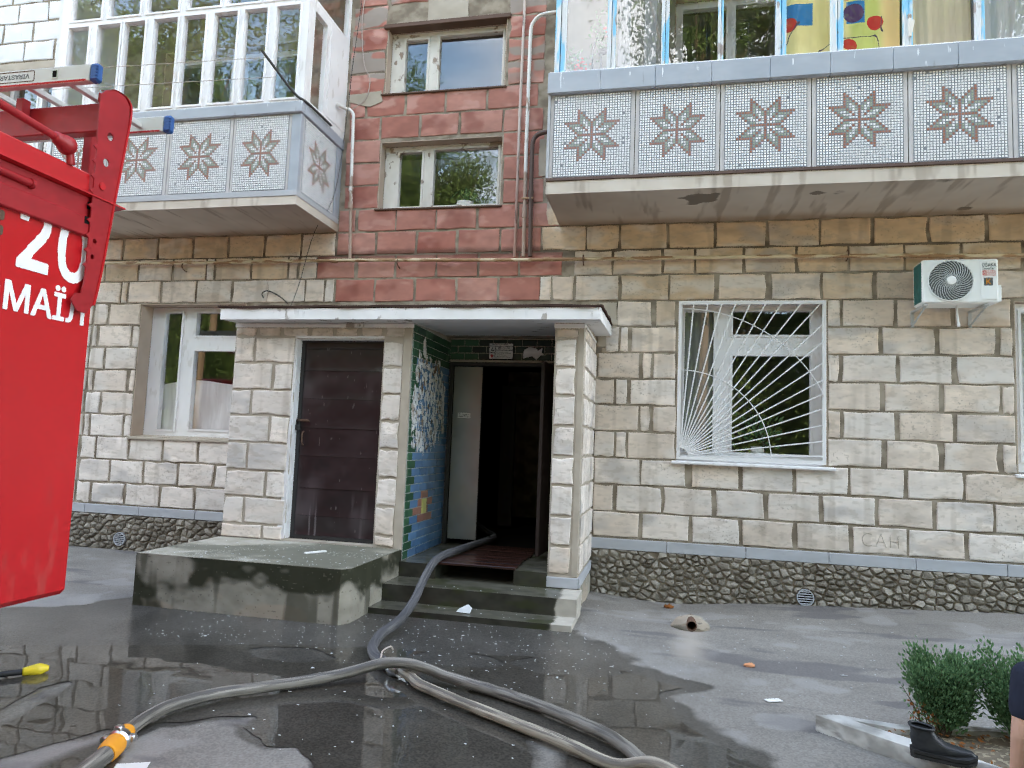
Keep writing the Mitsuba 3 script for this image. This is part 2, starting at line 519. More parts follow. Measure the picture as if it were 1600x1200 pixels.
def wetness(p, n, uv):
    j = (fbm(p.x * 3.5, p.y * 3.5, 2.0, 4) - .5)
    w = smoothstep(.03, -.05, sd_poly(p.x, p.y, WET) + .30 * j)
    for k, isl in enumerate([ISLAND] + STREAKS):
        soft = .02 if k == 0 else .05
        w = w * smoothstep(-soft, soft, sd_poly(p.x, p.y, isl) + .13 * j)
    return w


def asphalt_dry(p, n, uv):
    g = fbm(p.x * 2.2, p.y * 3.0, 3.0, 4)
    c = mix((.188, .176, .160), (.285, .270, .248), g)
    fine = noise(p.x * 110, p.y * 110, 1.0)
    c = c * (.82 + .36 * fine)
    tar = smoothstep(.60, .72, fbm(p.x * 1.3 + 8, p.y * 4.2, 1.0, 4))
    c = mix(c, (.105, .10, .108), tar * .55)
    sand = smoothstep(.0, .22, .22 + .12 * (fbm(p.x * 6, p.y * 6, 0.0, 3) - .5) - dr.abs(p.x - .27 - .05 * (p.y + 1.4))) * smoothstep(-2.5, -2.1, p.y) * smoothstep(-1.36, -1.5, p.y)
    c = mix(c, (.40, .36, .31), sand * .8)
    pale = smoothstep(.54, .70, fbm(p.x * 3.0, p.y * 3.0 + 5, 7.0, 3))
    return mix(c, (.36, .35, .34), pale * .4)


def asphalt_wet(p, n, uv):
    g = fbm(p.x * 2.5, p.y * 2.5, 3.0, 4)
    c = mix((.037, .0345, .0305), (.086, .081, .074), g)
    return c * (.7 + .6 * noise(p.x * 110, p.y * 110, 1.0))


def wet_rough(p, n, uv):
    pool = smoothstep(-2.55, -3.1, p.y + .5 * (fbm(p.x * 2.2, p.y * 2.2, 4.0, 3) - .5)) * smoothstep(.05, -.25, sd_poly(p.x, p.y, WET))
    return .13 + .26 * fbm(p.x * 1.6, p.y * 1.6, 6.0, 3) * (1 - pool) - .06 * pool


def asphalt_bump(p, n, uv):
    return noise(p.x * 130, p.y * 130, 1.0) + .6 * noise(p.x * 60, p.y * 60, 4.0)


def puddle_col(p, n, uv):
    return asphalt_wet(p, n, uv) * mi.Color3f(.95, .92, .86)


def ripple(p, n, uv):
    return fbm(p.x * 5, p.y * 5, 1.0, 2)


M = scene
M['m_block'] = bump(diffuse(block_col), block_bump, .0065)
M['m_red'] = bump(diffuse(red_col), block_bump, .004)
M['m_white_block'] = bump(diffuse(lambda p, n, uv: mix((.66, .67, .69), (.78, .79, .80), fbm(p.x * 5, p.z * 5, 1.0, 4))), block_bump, .003)
M['m_mortar'] = bump(diffuse(mortar_col), lambda p, n, uv: fbm(p.x * 30, p.y * 30, p.z * 30, 3), .006)
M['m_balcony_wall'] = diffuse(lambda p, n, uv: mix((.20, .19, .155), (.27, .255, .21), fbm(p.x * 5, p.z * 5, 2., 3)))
M['m_plaster'] = bump(diffuse(plaster_col), lambda p, n, uv: fbm(p.x * 25, p.y * 25, p.z * 25, 3), .004)
M['m_reveal'] = diffuse(lambda p, n, uv: mix((.42, .335, .265), (.52, .43, .35), fbm(p.x * 5, p.y * 9, p.z * 5, 3)))
M['m_concrete'] = bump(prin(concrete_col, .85, spec=.08), lambda p, n, uv: fbm(p.x * 22, p.y * 22, p.z * 22, 4), .010)
M['m_platform_top'] = bump(prin(platform_top, .6, spec=.35), lambda p, n, uv: fbm(p.x * 22, p.y * 22, 1., 4), .008)
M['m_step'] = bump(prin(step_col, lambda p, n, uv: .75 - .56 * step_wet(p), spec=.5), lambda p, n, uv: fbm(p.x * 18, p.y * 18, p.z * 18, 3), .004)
M['m_stone'] = bump(diffuse(stone_col), lambda p, n, uv: fbm(p.x * 40, p.y * 40, p.z * 40, 3), .006)
M['m_soffit'] = bump(diffuse(soffit_col), lambda p, n, uv: fbm(p.x * 8, p.y * 8, p.z * 8, 4), .01)
M['m_white'] = bump(diffuse(white_col), lambda p, n, uv: fbm(p.x * 14, p.y * 14, p.z * 14, 3), .004)
M['m_paint'] = prin(paint_col, .38)
M['m_oldpaint'] = prin(oldpaint_col, .6)
M['m_rail'] = prin(rail_col, .42)
M['m_bluepost'] = prin(bluepost_col, .55)
M['m_trim'] = diffuse(lambda p, n, uv: mix((.37, .385, .41), (.48, .495, .52), fbm(p.x * 3, p.y * 3, p.z * 15, 4)))
M['m_panel'] = diffuse(lambda p, n, uv: mix((.44, .43, .43), (.58, .56, .55), fbm(p.x * 6, p.y * 6, p.z * 6, 3)))
M['m_grout'] = diffuse((.22, .235, .26))
M['m_tile_white'] = prin((.84, .85, .85), .22)
M['m_tile_red'] = prin(lambda p, n, uv: mix((.30, .108, .062), (.43, .19, .12), noise(p.x * 60, p.z * 60, p.y * 60)), .3)
M['m_tile_green'] = prin(lambda p, n, uv: mix((.28, .33, .245), (.37, .415, .32), noise(p.x * 60, p.z * 60, p.y * 60)), .3)


def glaze(a, b):
    return prin(lambda p, n, uv: mix(a, b, dr.floor(uv.x * .5) / 16) * (.85 + .3 * fbm(p.x * 9, p.y * 9, p.z * 9, 3)), .16)


M['m_glaze_blue'] = glaze((.075, .165, .31), (.13, .25, .43))
M['m_glaze_green'] = glaze((.020, .062, .036), (.050, .125, .070))
M['m_glaze_red'] = glaze((.30, .13, .10), (.38, .19, .14))
M['m_glaze_yellow'] = glaze((.55, .52, .14), (.6, .56, .2))
M['m_glaze_dark'] = glaze((.016, .030, .022), (.040, .055, .040))
M['m_tile_joint'] = diffuse((.40, .42, .39))
M['m_glass'] = {'type': 'thindielectric', 'int_ior': 1.68}
M['m_room'] = diffuse((.36, .35, .32))
M['m_dark'] = diffuse((.012, .012, .012))
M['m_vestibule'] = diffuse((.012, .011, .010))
M['m_darkdoor'] = prin((.022, .013, .011), .6)
M['m_door'] = bump(prin(door_col, .27), lambda p, n, uv: fbm(p.x * 4, p.z * 6, 1.0, 3), .012)
M['m_galv'] = prin(galv_col, galv_rough, metal=.6)
M['m_blackmetal'] = prin((.02, .02, .02), .5)
M['m_rust'] = prin((.10, .055, .035), .7)
M['m_pipe'] = prin(pipe_col, .6)
M['m_pipe_white'] = prin(pipe_white_col, .5)
M['m_pipe_pink'] = prin(pipe_pink_col, .6)
M['m_pipe_brown'] = prin(lambda p, n, uv: mix((.055, .030, .024), (.11, .065, .05), fbm(p.x * 20, p.y * 20, p.z * 5, 3)), .55)
M['m_hose_dark'] = prin(hose_dark_col, .5)
M['m_hose_tan'] = prin(lambda p, n, uv: hose_light_col(p, n, uv) * mi.Color3f(1.65, 1.58, 1.45), .55)
M['m_hose_light'] = prin(hose_light_col, .55)
M['m_orange'] = prin((.72, .30, .025), .45)
M['m_steel'] = prin((.62, .62, .62), .3, metal=1.0)
M['m_yellow'] = prin((.75, .58, .03), .4)
M['m_black'] = prin((.018, .018, .02), .45)
M['m_cable'] = prin((.03, .03, .03), .6)
M['m_cable_pale'] = prin((.42, .36, .32), .6)
M['m_soil'] = bump(diffuse(soil_col), lambda p, n, uv: fbm(p.x * 30, p.y * 30, 1., 3), .02)
M['m_curb'] = bump(diffuse(curb_col), lambda p, n, uv: fbm(p.x * 20, p.y * 20, p.z * 20, 3), .006)
M['m_wood'] = prin(wood_col, .22)
M['m_yellowcloth'] = diffuse(fabric_yellow)
M['m_balcony_sheer'] = diffuse(lambda p, n, uv: sheer_col(p, n, uv) * .62)
M['m_sheer'] = diffuse(sheer_col)
M['m_greycloth'] = diffuse(lambda p, n, uv: mix((.20, .21, .20), (.29, .30, .29), fbm(p.x * 20, p.z * 2, 1.0, 3)))
M['m_stripe'] = diffuse(stripe_col)
M['m_beige'] = diffuse(lambda p, n, uv: mix((.52, .43, .30), (.62, .54, .42), fbm(p.x * 9, p.z * 2, 1., 3)))
M['m_paperwhite'] = diffuse((.72, .72, .70))
M['m_ink'] = diffuse((.04, .04, .045))
M['m_ac'] = prin((.80, .82, .81), .35)
M['m_acgrille'] = prin((.50, .53, .53), .4)
M['m_acdark'] = prin((.075, .085, .085), .5)
M['m_acbracket'] = prin((.42, .43, .42), .45)
M['m_teal'] = prin((.02, .11, .10), .45)
M['m_stickred'] = diffuse((.55, .05, .05))
M['m_stickorange'] = diffuse((.65, .24, .03))
M['m_truck'] = bump(prin(lambda p, n, uv: mix(mix((.40, .009, .013), (.50, .012, .017), fbm(p.y * 2, p.z * 1.5, p.x, 4)), (.36, .16, .13), smoothstep(.58, .8, fbm(p.y * 9, p.z * 3, p.x * 3, 4)) * smoothstep(1.5, .6, p.z) * .35), lambda p, n, uv: .17 + .14 * fbm(p.y * 4, p.z * 2.5, p.x, 3), coat=.45), lambda p, n, uv: fbm(p.x * 1.6, p.y * 1.6, p.z * 1.6, 2), .022, 1e-2)
M['m_truckgear'] = prin(lambda p, n, uv: mix((.24, .008, .013), (.36, .014, .020), fbm(p.x * 9, p.y * 9, p.z * 9, 3)), .42)
M['m_truckwhite'] = prin((.80, .80, .82), .35)
M['m_alu'] = prin((.72, .72, .70), .30, metal=1.0)
M['m_alupaint'] = prin((.56, .565, .55), .38, metal=.35)
M['m_bluecap'] = prin((.025, .085, .27), .4)
M['m_rubber'] = prin((.02, .02, .02), .7)
M['m_leaf'] = {'type': 'principledthin', 'base_color': proc(lambda p, n, uv: mix((.055, .135, .060), (.22, .35, .175), noise(p.x * 60, p.y * 60, p.z * 60))), 'roughness': .34, 'diff_trans': .8, 'spec_trans': 0.0}
M['m_leaf_rust'] = {'type': 'principledthin', 'base_color': {'type': 'rgb', 'value': [.33, .13, .045]}, 'roughness': .6, 'diff_trans': .6, 'spec_trans': 0.0}
M['m_wood_mass'] = bump(diffuse((.035, .055, .022)), lambda p, n, uv: fbm(p.x * 2, p.y * 2, p.z * 2, 3), .3)
M['m_leaf_tree'] = {'type': 'principledthin', 'base_color': {'type': 'rgb', 'value': [.075, .125, .040]}, 'roughness': .5, 'diff_trans': .8, 'spec_trans': 0.0}
M['m_bark'] = diffuse((.10, .08, .06))
M['m_chip'] = diffuse((.55, .57, .57))
M['m_skin'] = bump(prin((.58, .34, .25), .5), lambda p, n, uv: noise(p.x * 120, p.y * 120, p.z * 120), .001)
M['m_shirt'] = prin((.012, .016, .035), .85)
M['m_trousers'] = prin((.022, .024, .03), .9)
M['m_hair'] = prin((.035, .024, .016), .6)
M['m_boot'] = prin(lambda p, n, uv: mix((.010, .012, .015), (.035, .038, .043), fbm(p.x * 40, p.y * 40, p.z * 40, 3)), .42)
M['m_peel'] = diffuse((.62, .30, .16))
M['m_felt'] = diffuse(lambda p, n, uv: mix((.030, .020, .017), (.085, .055, .045), fbm(p.x * 14, p.y * 14, p.z * 14, 3)))
M['m_ground'] = {'type': 'blendbsdf', 'weight': proc(wetness),
                 'a': bump(diffuse(asphalt_dry), asphalt_bump, .004),
                 'b': bump(prin(asphalt_wet, wet_rough, spec=.5), asphalt_bump, .0012)}
M['m_puddle'] = two({'type': 'bumpmap', 't': proc(ripple, 1e-2), 'scale': .0015, 'b': {'type': 'plastic', 'int_ior': 1.40, 'diffuse_reflectance': proc(puddle_col), 'nonlinear': False}})
M['m_paper'] = diffuse(lambda p, n, uv: mix(mix((.72, .73, .73), (.50, .45, .38), smoothstep(.45, .75, dr.floor(uv.x * .5) / 16)), (.17, .11, .07), smoothstep(.72, .95, dr.floor(uv.x * .5) / 16) * .9) * (.7 + .6 * fbm(p.y * 30, p.z * 14, 1., 3)))


def gh(x, y):
    """height of the yard"""
    x, y = np.asarray(x, float), np.asarray(y, float)
    ramp = .045 * np.logaddexp(0, (x - 1.3) / .25) * .25
    ramp = np.minimum(ramp, .16)
    dip = -.085 * np.exp(-((x - .05) / .75) ** 2) * np.clip((y + 1.35) / 1.0, 0, 1)
    return ramp + dip


# ------------------------------------------------------------------ the building's wall with its courses of blocks
ROWS = """0c:-7.91 -7.41,-7.37 -7.18,-7.14 -6.67,-6.63 -6.16,-6.12 -5.66,-5.62 -5.19,-0.71 -0.23,-0.19 0.29,0.33 0.8,0.84 1.33,1.37 1.86,1.9 2.39,2.42 2.91,2.95 3.43,3.46 3.92;1c:-7.91 -7.4,-7.36 -6.92,-6.89 -6.42,-6.38 -5.92,-5.88 -5.41,-5.37 -4.99,-0.72 -0.51,-0.47 0,-0.16 0.52,0.57 1.05,1.09 1.58,1.62 2.1,2.14 2.63,2.67 3.16,3.19 3.66,3.7 4.17;2c:-7.91 -7.4,-7.37 -7.16,-7.12 -6.66,-6.63 -6.17,-6.13 -5.66,-5.63 -5.17,-0.72 -0.23,-0.21 0.25,0.32 0.79,0.83 1.32,1.36 1.85,1.88 2.37,2.41 2.9,2.93 3.44,3.48 3.93;3c:-7.87 -7.38,-7.35 -7.29,-7.25 -6.78,-6.74 -6.64,-0.73 -0.51,-0.49 -0.38,-0.36 0.14,1.67 2.17,2.22 2.69,2.74 3.21,3.26 3.37;4c:-7.92 -7.4,-7.36 -7.15,-7.11 -6.65,-0.73 -0.26,-0.24 -0.14,-0.1 0.14,1.67 1.78,1.82 2.29,2.34 2.82,2.86 3.37;5c:-7.87 -7.38,-7.35 -7.29,-7.25 -6.78,-6.73 -6.65,-0.74 -0.53,-0.5 -0.39,-0.35 0.13,1.67 2.16,2.21 2.7,2.75 3.24,3.27 3.37;6c:-7.87 -7.39,-7.36 -7.15,-7.11 -6.65,-0.71 -0.26,-0.22 -0.13,-0.1 0.12,1.67 1.77,1.81 2.31,2.34 2.82,2.87 3.37;7c:-7.9 -7.38,-7.34 -7.29,-7.25 -6.77,-6.73 -6.64,-0.63 -0.49,-0.47 -0.39,-0.35 0.12,1.67 2.15,2.19 2.67,2.71 3.21,3.26 3.36;8c:-7.82 -7.37,-7.33 -7.14,-7.1 -6.65,-0.51 -0.14,-0.09 0.11,1.67 1.78,1.81 2.29,2.33 2.82,2.86 3.35;9c:-7.97 -7.4,-7.36 -6.98,-6.95 -6.88,-6.84 -6.38,-6.34 -5.86,-5.83 -5.36,-5.32 -4.84,-4.83 -4.34,-4.31 -4.08,-4.05 -3.95,-1.39 -1.27,-1.25 -1.01,-0.98 -0.51,-0.48 0.04,0.05 0.52,0.57 1.05,1.1 1.59,1.62 2.09,2.14 2.65,2.69 3.19,3.23 3.72;9r:-3.92 -3.43,-3.4 -2.92,-2.89 -2.4,-2.38 -1.9,-1.87 -1.4;10c:-7.78 -7.25,-7.23 -6.74,-6.71 -6.24,-6.2 -5.74,-5.71 -5.62,-5.58 -5.1,-5.07 -4.59,-4.56 -4.45,-4.42 -4.19,-1.01 -0.59,-0.57 -0.05,-0.19 0.3,0.33 0.81,0.84 1.34,1.37 1.86,1.88 2.39,2.41 2.91,2.94 3.45,3.49 3.95;10r:-4.18 -3.69,-3.65 -3.18,-3.15 -2.66,-2.64 -2.15,-2.12 -1.66,-1.64 -1.15;11c:-8.04 -7.52,-7.49 -7,-6.97 -6.48,-6.44 -5.96,-5.92 -5.45,-5.42 -4.94,-4.9 -4.43,-4.4 -3.96,-1.39 -0.89,-0.88 -0.52,-0.49 0,-0.49 0.01,0.03 0.51,0.54 1.04,1.07 1.57,1.59 2.08,2.12 2.61,2.64 3.13,3.17 3.67;11r:-3.93 -3.44,-3.41 -2.93,-2.9 -2.42,-2.39 -1.9,-1.88 -1.41;12c:-1.35 -1.18;12r:-3.93 -3.72,-3.68 -3.2,-3.18 -2.69,-2.67 -2.19,-2.16 -1.7,-1.67 -1.18;13r:-3.88 -3.44,-1.87 -1.4;14r:-3.88 -3.44,-1.88 -1.41;15r:-3.89 -3.45,-1.89 -1.41;16r:-3.87 -3.47,-3.44 -2.96,-2.93 -2.46,-2.43 -1.92,-1.9 -1.43;17r:-3.87 -3.68,-3.65 -3.16,-3.13 -2.65,-2.62 -2.13,-2.1 -1.5;18r:-3.9 -3.44,-1.87 -1.44;19r:-3.9 -3.45,-1.87 -1.44;20r:-3.89 -3.44,-1.87 -1.44;21r:-3.89 -3.45,-1.87 -1.44;21w:-9.59 -8.93,-8.9 -8.43,-8.39 -8.2;22r:-3.83 -3.47,-3.41 -2.93,-2.38 -2,-1.8 -1.44;22w:-9.9 -9.32,-9.29 -8.81,-8.78 -8.3;23w:-9.58 -9.08,-9.06 -8.58,-8.56 -8.14;24w:-9.93 -9.22,-9.19 -8.7,-8.67 -8.28"""
Z0, PITCH_Z = 0.543, 0.2893
bld = thing('apartment_building', 'pale block-faced apartment building with a red block strip above the entrance', 'building')

# openings in the wall: x0, x1, z0, z1
W_LEFT, W_RIGHT, W_FAR = (-6.645, -5.12, 1.43, 3.14), (.145, 1.66, 1.405, 3.145), (3.385, 4.9, 1.42, 3.12)
W_STAIR1, W_STAIR2 = (-3.44, -1.90, 4.297, 5.135), (-3.43, -1.905, 5.75, 6.605)
W_UP, ENTRY = (-9.3, -8.15, 5.0, 6.47), (-2.47, -1.02, .30, 2.74)
D_LEFT, D_RIGHT, D_RIGHT2 = (-6.6, -4.6, 4.3, 6.55), (.05, 1.35, 5.0, 6.65), (1.75, 3.3, 4.3, 6.65)
OPEN = [W_LEFT, W_RIGHT, W_FAR, W_STAIR1, W_STAIR2, W_UP, ENTRY, D_LEFT, D_RIGHT, D_RIGHT2]
wallpoly = sbox(-20, -.35, 14, 15.0)
for o in OPEN:
    wallpoly = wallpoly.difference(rect(*o))
put(bld, 'wall', xz(wallpoly, -.007, .36), 'm_mortar')
put(bld, 'wall', cat(box(-20, 14, 3.9, 4.2, -.3, 15), box(-20, 14, .36, 4.2, 15, 15.2), box(-20.2, -20, .012, 4.2, -.3, 15), box(14, 14.2, .012, 4.2, -.3, 15)), 'm_mortar')

rows = {}
for part in ROWS.split(';'):
    k, lst = part.split(':')
    rows[k] = [tuple(map(float, t.split())) for t in lst.split(',')]
for k in range(12):      # the courses run on past the picture's edges
    key = f'{k}c'
    x = max(b for a, b in rows[key])
    while x < 5.2:
        if not (3 <= k <= 8):
            rows[key].append((x + .035, x + .525))
        x += .525
    x = min(a for a, b in rows[key])
    while x > -9.2:
        rows[key].append((x - .525, x - .035))
        x -= .525
for key, lst in rows.items():
    k, kind = int(key[:-1]), key[-1]
    z0, z1 = Z0 + PITCH_Z * k, Z0 + PITCH_Z * (k + 1)
    if k == 0:
        z0 += .012
    done = []
    for a, b in sorted(lst):
        for (p, q) in done:      # measured twice where two close-ups met
            if a < q - .01 and b > p + .01:
                a = max(a, q + .03)
        if b - a < .045:
            continue
        done.append((a, b))
        zz0, zz1 = z0 + .009, z1 - .010
        if kind == 'c' and k == 10 and -4.3 < b and a < -1.1:
            if b > -4.2 and a < -4.2:
                b = -4.2
            elif a > -4.2:
                continue
        blocked = any(a < o[1] - .02 and b > o[0] + .02 and zz0 < o[3] - .03 and zz1 > o[2] + .03 for o in OPEN)
        if blocked:
            o = next(o for o in OPEN if a < o[1] - .02 and b > o[0] + .02 and zz0 < o[3] - .03 and zz1 > o[2] + .03)
            if a < o[0] - .06:
                b = o[0] - .006
            elif b > o[1] + .06:
                a = o[1] + .006
            elif zz0 < o[2] - .05:
                zz1 = o[2] - .01
            elif zz1 > o[3] + .05:
                zz0 = o[3] + .01
            else:
                continue
        zm = (zz0 + zz1) / 2
        if kind == 'c':
            t = .10 + .24 * min(max((zm - .5) / 2.4, 0), 1) + .62 * min(max((zm - 2.8) / .95, 0), 1) + rng.uniform(-.19, .19) + (.12 if a > -1 else -.10)
            m, uv = rough_block(a, b, zz0, zz1, .022, FACADE, t, base=-.014)
            put(bld, 'block', m, 'm_block', uv=uv)
        elif kind == 'r':
            m, uv = rough_block(a, b, zz0, zz1, .016, FACADE, None, ch=.006, jit=.004 if k < 18 else .013, base=-.006)
            put(bld, 'red_block', m, 'm_red', uv=uv)
        else:
            m, uv = rough_block(a, b, zz0, zz1, .020, FACADE, None, base=-.014)
            put(bld, 'white_block', m, 'm_white_block', uv=uv)
# cement patch over the upper stair window, lintels
put(bld, 'cement_patch', xz(densify(rect(-2.91, -2.40, 6.62, 7.25), .06, .015), -.020, -.006), 'm_plaster', label='smooth grey cement patch between faded red blocks')
put(bld, 'cement_patch', xz(densify(rect(-1.46, -1.19, 4.62, 5.06), .05, .012), -.018, -.006), 'm_plaster')
put(bld, 'cement_patch', xz(densify(Polygon([(-3.9, 5.77), (-3.47, 5.80), (-3.45, 5.66), (-3.62, 5.60), (-3.7, 5.62), (-3.9, 5.68)]), .04, .02), -.028, -.018), 'm_plaster')
put(bld, 'cement_patch', xz(densify(rect(-.72, -.52, 2.63, 3.12), .05, .012), -.020, -.006), 'm_plaster')
put(bld, 'lintel', box(-3.47, -1.86, -.045, .10, 6.585, 6.64, .006), 'm_rust')
put(bld, 'lintel', box(-9.6, -8.1, -.05, .05, 6.47, 6.585, .006), 'm_plaster')

# base course, grey flashing
put(bld, 'flashing', cat(*[move(box(0, .795, -.040, .011, .437, .545, .004), (x, rng.uniform(-.003, .003), 0)) for x in np.arange(-12.0, -4.6, .8)]), 'm_trim')
put(bld, 'flashing', cat(*[move(box(0, .795, -.040, .011, .432, .545, .004), (x, rng.uniform(-.003, .003), 0)) for x in np.arange(-.728, 6, .8)]), 'm_trim')
pl = put(bld, 'plinth', cat(box(-13, -4.456, -.018, .0115, -.34, .43), box(-.744, 8, -.018, .0115, -.34, .43)), 'm_mortar', label='rubble stone plinth')


def voronoi_cells(x0, x1, z0, z1, n, sx):
    pts = []
    while len(pts) < n:      # dart throwing
        best, bd = None, -1
        for _ in range(8):
            q = np.array([rng.uniform(x0, x1), rng.uniform(z0, z1)])
            d = min([np.hypot((q[0] - t[0]) / sx, q[1] - t[1]) for t in pts] + [9])
            if d > bd:
                best, bd = q, d
        pts.append(best)
    mp = shapely.MultiPoint([(x / sx, z) for x, z in pts])
    out = []
    reg = sbox(x0, z0, x1, z1)
    for g in shapely.voronoi_polygons(mp, extend_to=sbox(x0 / sx, z0, x1 / sx, z1)).geoms:
        g = affinity.scale(g, sx, 1, origin=(0, 0)).intersection(reg)
        if not g.is_empty and g.area > 3e-4:
            out.append(g)
    return out


def rubble(poly, holder, rs):
    g = poly.buffer(-.004)
    if g.is_empty or g.geom_type != 'Polygon':
        return
    c = np.array(g.simplify(.006).exterior.coords)[:-1]
    if shapely.Polygon(c).exterior.is_ccw is False:
        c = c[::-1]
    if len(c) < 4:
        return
    mid = c.mean(0)
    c = c + (mid - c) * rs.uniform(.0, .14, (len(c), 1))
    n = len(c)
    k = rs.uniform(.45, .72)
    inn = mid + (c - mid) * k + rs.uniform(-.006, .006, (n, 2))
    d1 = rs.uniform(.012, .020)
    d2 = rs.uniform(.022, .046)
    tilt = rs.uniform(-.5, .5, 2)
    V = np.vstack([np.c_[c, np.full(n, -.004)], np.c_[mid + (c - mid) * .95, np.full(n, d1)], np.c_[inn, d2 + (inn - mid) @ tilt], [[*(mid + rs.uniform(-.008, .008, 2)), d2 + rs.uniform(.002, .010)]]])
    j = np.arange(n); q = (j + 1) % n
    F = np.vstack([np.c_[j, q, q + n], np.c_[j, q + n, j + n], np.c_[j + n, q + n, q + 2 * n], np.c_[j + n, q + 2 * n, j + 2 * n], np.c_[j + 2 * n, q + 2 * n, j * 0 + 3 * n]])
    t, s = int(rs.random() * 16), int(rs.random() * 16)
    uv = np.c_[np.clip(V[:, 0] - mid[0] + .5, 0, 1.9) + 2 * t, np.clip(V[:, 1] - mid[1] + .5, 0, 1.9) + 2 * s]
    V = V + [0, 0, .018]
    return (FACADE(V), F), uv


rs = np.random.default_rng(11)
VENTS = [(1.445, .085, .083), (-6.64, .135, .083)]
stones = []
for x0, x1, n in ((-.73, 4.3, 520), (-8.0, -4.5, 320)):
    for g in voronoi_cells(x0, x1, -.14, .435, n, 1.35):
        for vx, vz, vr in VENTS:
            g = g.difference(Point(vx, vz).buffer(vr + .008))
        if g.geom_type == 'Polygon' and g.area > 5e-4:
            stones.append(g)
stones.sort(key=lambda g: -g.area / (4.0 + (g.centroid.x - .5) ** 2 * .35))
for g in stones[:296]:
    r = rubble(g, pl, rs)
    if r:
        put(pl, 'stone', r[0], 'm_stone', uv=r[1])
rest, ruv, off = [], [], 0
for g in stones[296:]:
    r = rubble(g, pl, rs)
    if r:
        rest.append(r[0]); ruv.append(r[1])
put(pl, 'small_stones', cat(*rest), 'm_stone', uv=np.vstack(ruv), kind='stuff', label='smaller rubble stones in the plinth')


# ------------------------------------------------------------------ windows
def window(opening, yf, mat, panes, sill=None, reveal=True, sash=.026, label=None, room=True, depth=3.0):
    x0, x1, z0, z1 = opening
    w = uniq(f'{bld}__window')
    fp = rect(x0 + .012, x1 - .012, z0 + .012, z1 - .012)
    for a in panes:
        fp = fp.difference(rect(*a))
    put(w, 'frame', xz(fp, yf, yf + .065), mat)
    labels[w] = {'label': label} if label else {}
    for a in panes:      # a proud inner sash round each pane
        put(w, 'sash', xz(rect(a[0] - sash, a[1] + sash, a[2] - sash, a[3] + sash).difference(rect(*a)), yf - .014, yf - .002), mat)
        v = np.array([[a[0], yf + .03, a[2]], [a[1], yf + .03, a[2]], [a[1], yf + .03, a[3]], [a[0], yf + .03, a[3]]])
        v[:, 1] += rng.uniform(-.0022, .0022) + (v[:, 0] - a[0]) * rng.uniform(-.006, .006)
        put(w, 'pane', (v, np.array([[0, 1, 2], [0, 2, 3]])), 'm_glass')
    if reveal:
        put(w, 'reveal', cat(box(x0, x0 + .009, -.006, yf, z0, z1), box(x1 - .009, x1, -.006, yf, z0, z1), box(x0 + .009, x1 - .009, -.006, yf, z1 - .009, z1)), 'm_reveal')
    if sill:
        a, b, out, m, th = sill
        s = box(a, b, -out, yf - .002, z0 - th, z0 + .002, .006)
        v = s[0].copy()
        v[:, 2] += (v[:, 1] + out) * .12 - .01 + .004 * np.sin(v[:, 0] * 7)
        put(w, 'sill', (v, s[1]), m)
    if room:
        r = box(x0 - .5, x1 + .5, .362, .362 + depth, z0 - .7, z1 + .3)
        keep = [i for i, f in enumerate(r[1]) if not np.all(r[0][f][:, 1] < .37)]
        put(w, 'room', (r[0], r[1][keep][:, ::-1]), 'm_room')
    return w


window(W_LEFT, .20, 'm_paint', [(-6.43, -6.18, 1.53, 3.06), (-5.96, -5.24, 2.76, 3.06), (-5.96, -5.24, 1.55, 2.56)], (-6.67, -5.02, .05, 'm_plaster', .03), label='white wooden ground floor window left of the porch with a half curtain')
window(W_RIGHT, .17, 'm_paint', [(.225, .535, 1.52, 3.06), (.735, 1.53, 2.80, 3.06), (.735, 1.53, 1.52, 2.57)], (.10, 1.73, .085, 'm_paint', .025), label='white ground floor window behind the fan grille')
window(W_FAR, .06, 'm_paint', [(3.47, 3.95, 1.55, 3.02), (4.08, 4.80, 1.55, 3.02)], (3.36, 4.95, .06, 'm_paint', .03), label='white window cut by the right edge')
window(W_STAIR1, .13, 'm_oldpaint', [(-3.235, -2.945, 4.36, 5.045), (-2.79, -1.985, 4.36, 5.06)], (-3.47, -1.88, .04, 'm_rust', .022), label='lower stairwell window with flaking frame')
window(W_STAIR2, .13, 'm_oldpaint', [(-3.235, -2.945, 5.81, 6.50), (-2.79, -1.985, 5.81, 6.52)], (-3.47, -1.88, .04, 'm_rust', .022), label='upper stairwell window with flaking frame')
window(W_UP, .16, 'm_paint', [(-9.2, -8.8, 5.1, 6.38), (-8.7, -8.25, 5.1, 6.38)], None)
window(D_LEFT, .16, 'm_paint', [(-6.5, -5.7, 5.1, 6.45), (-5.5, -4.7, 4.9, 6.45)], None)
window(D_RIGHT, .10, 'm_paint', [(.14, .62, 5.08, 6.55), (.72, 1.26, 5.08, 6.55)], None, label='white room window at the back of the glazed right balcony')
window(D_RIGHT2, .10, 'm_paint', [(1.85, 2.5, 5.05, 6.55), (2.6, 3.2, 5.05, 6.55)], None)


def cloth(fn, a0, a1, z0, z1, nx, nz, hem=None):
    """a hanging cloth in the (a, z) plane; fn(a, z) -> y"""
    a, z = np.meshgrid(np.linspace(a0, a1, nx), np.linspace(0, 1, nz))
    top = z1 if hem is None else hem(a)
    zz = z0 + (top - z0) * z
    V = np.stack([a, fn(a, zz), zz], -1).reshape(-1, 3)
    i, j = np.meshgrid(np.arange(nz - 1), np.arange(nx - 1), indexing='ij')
    q = np.stack([i * nx + j, i * nx + j + 1, (i + 1) * nx + j + 1, (i + 1) * nx + j], -1).reshape(-1, 4)
    f = np.vstack([q[:, [0, 1, 2]], q[:, [0, 2, 3]]])
    n = len(V)
    return np.vstack([V, V + [0, .003, 0]]), np.vstack([f, f[:, ::-1] + n])


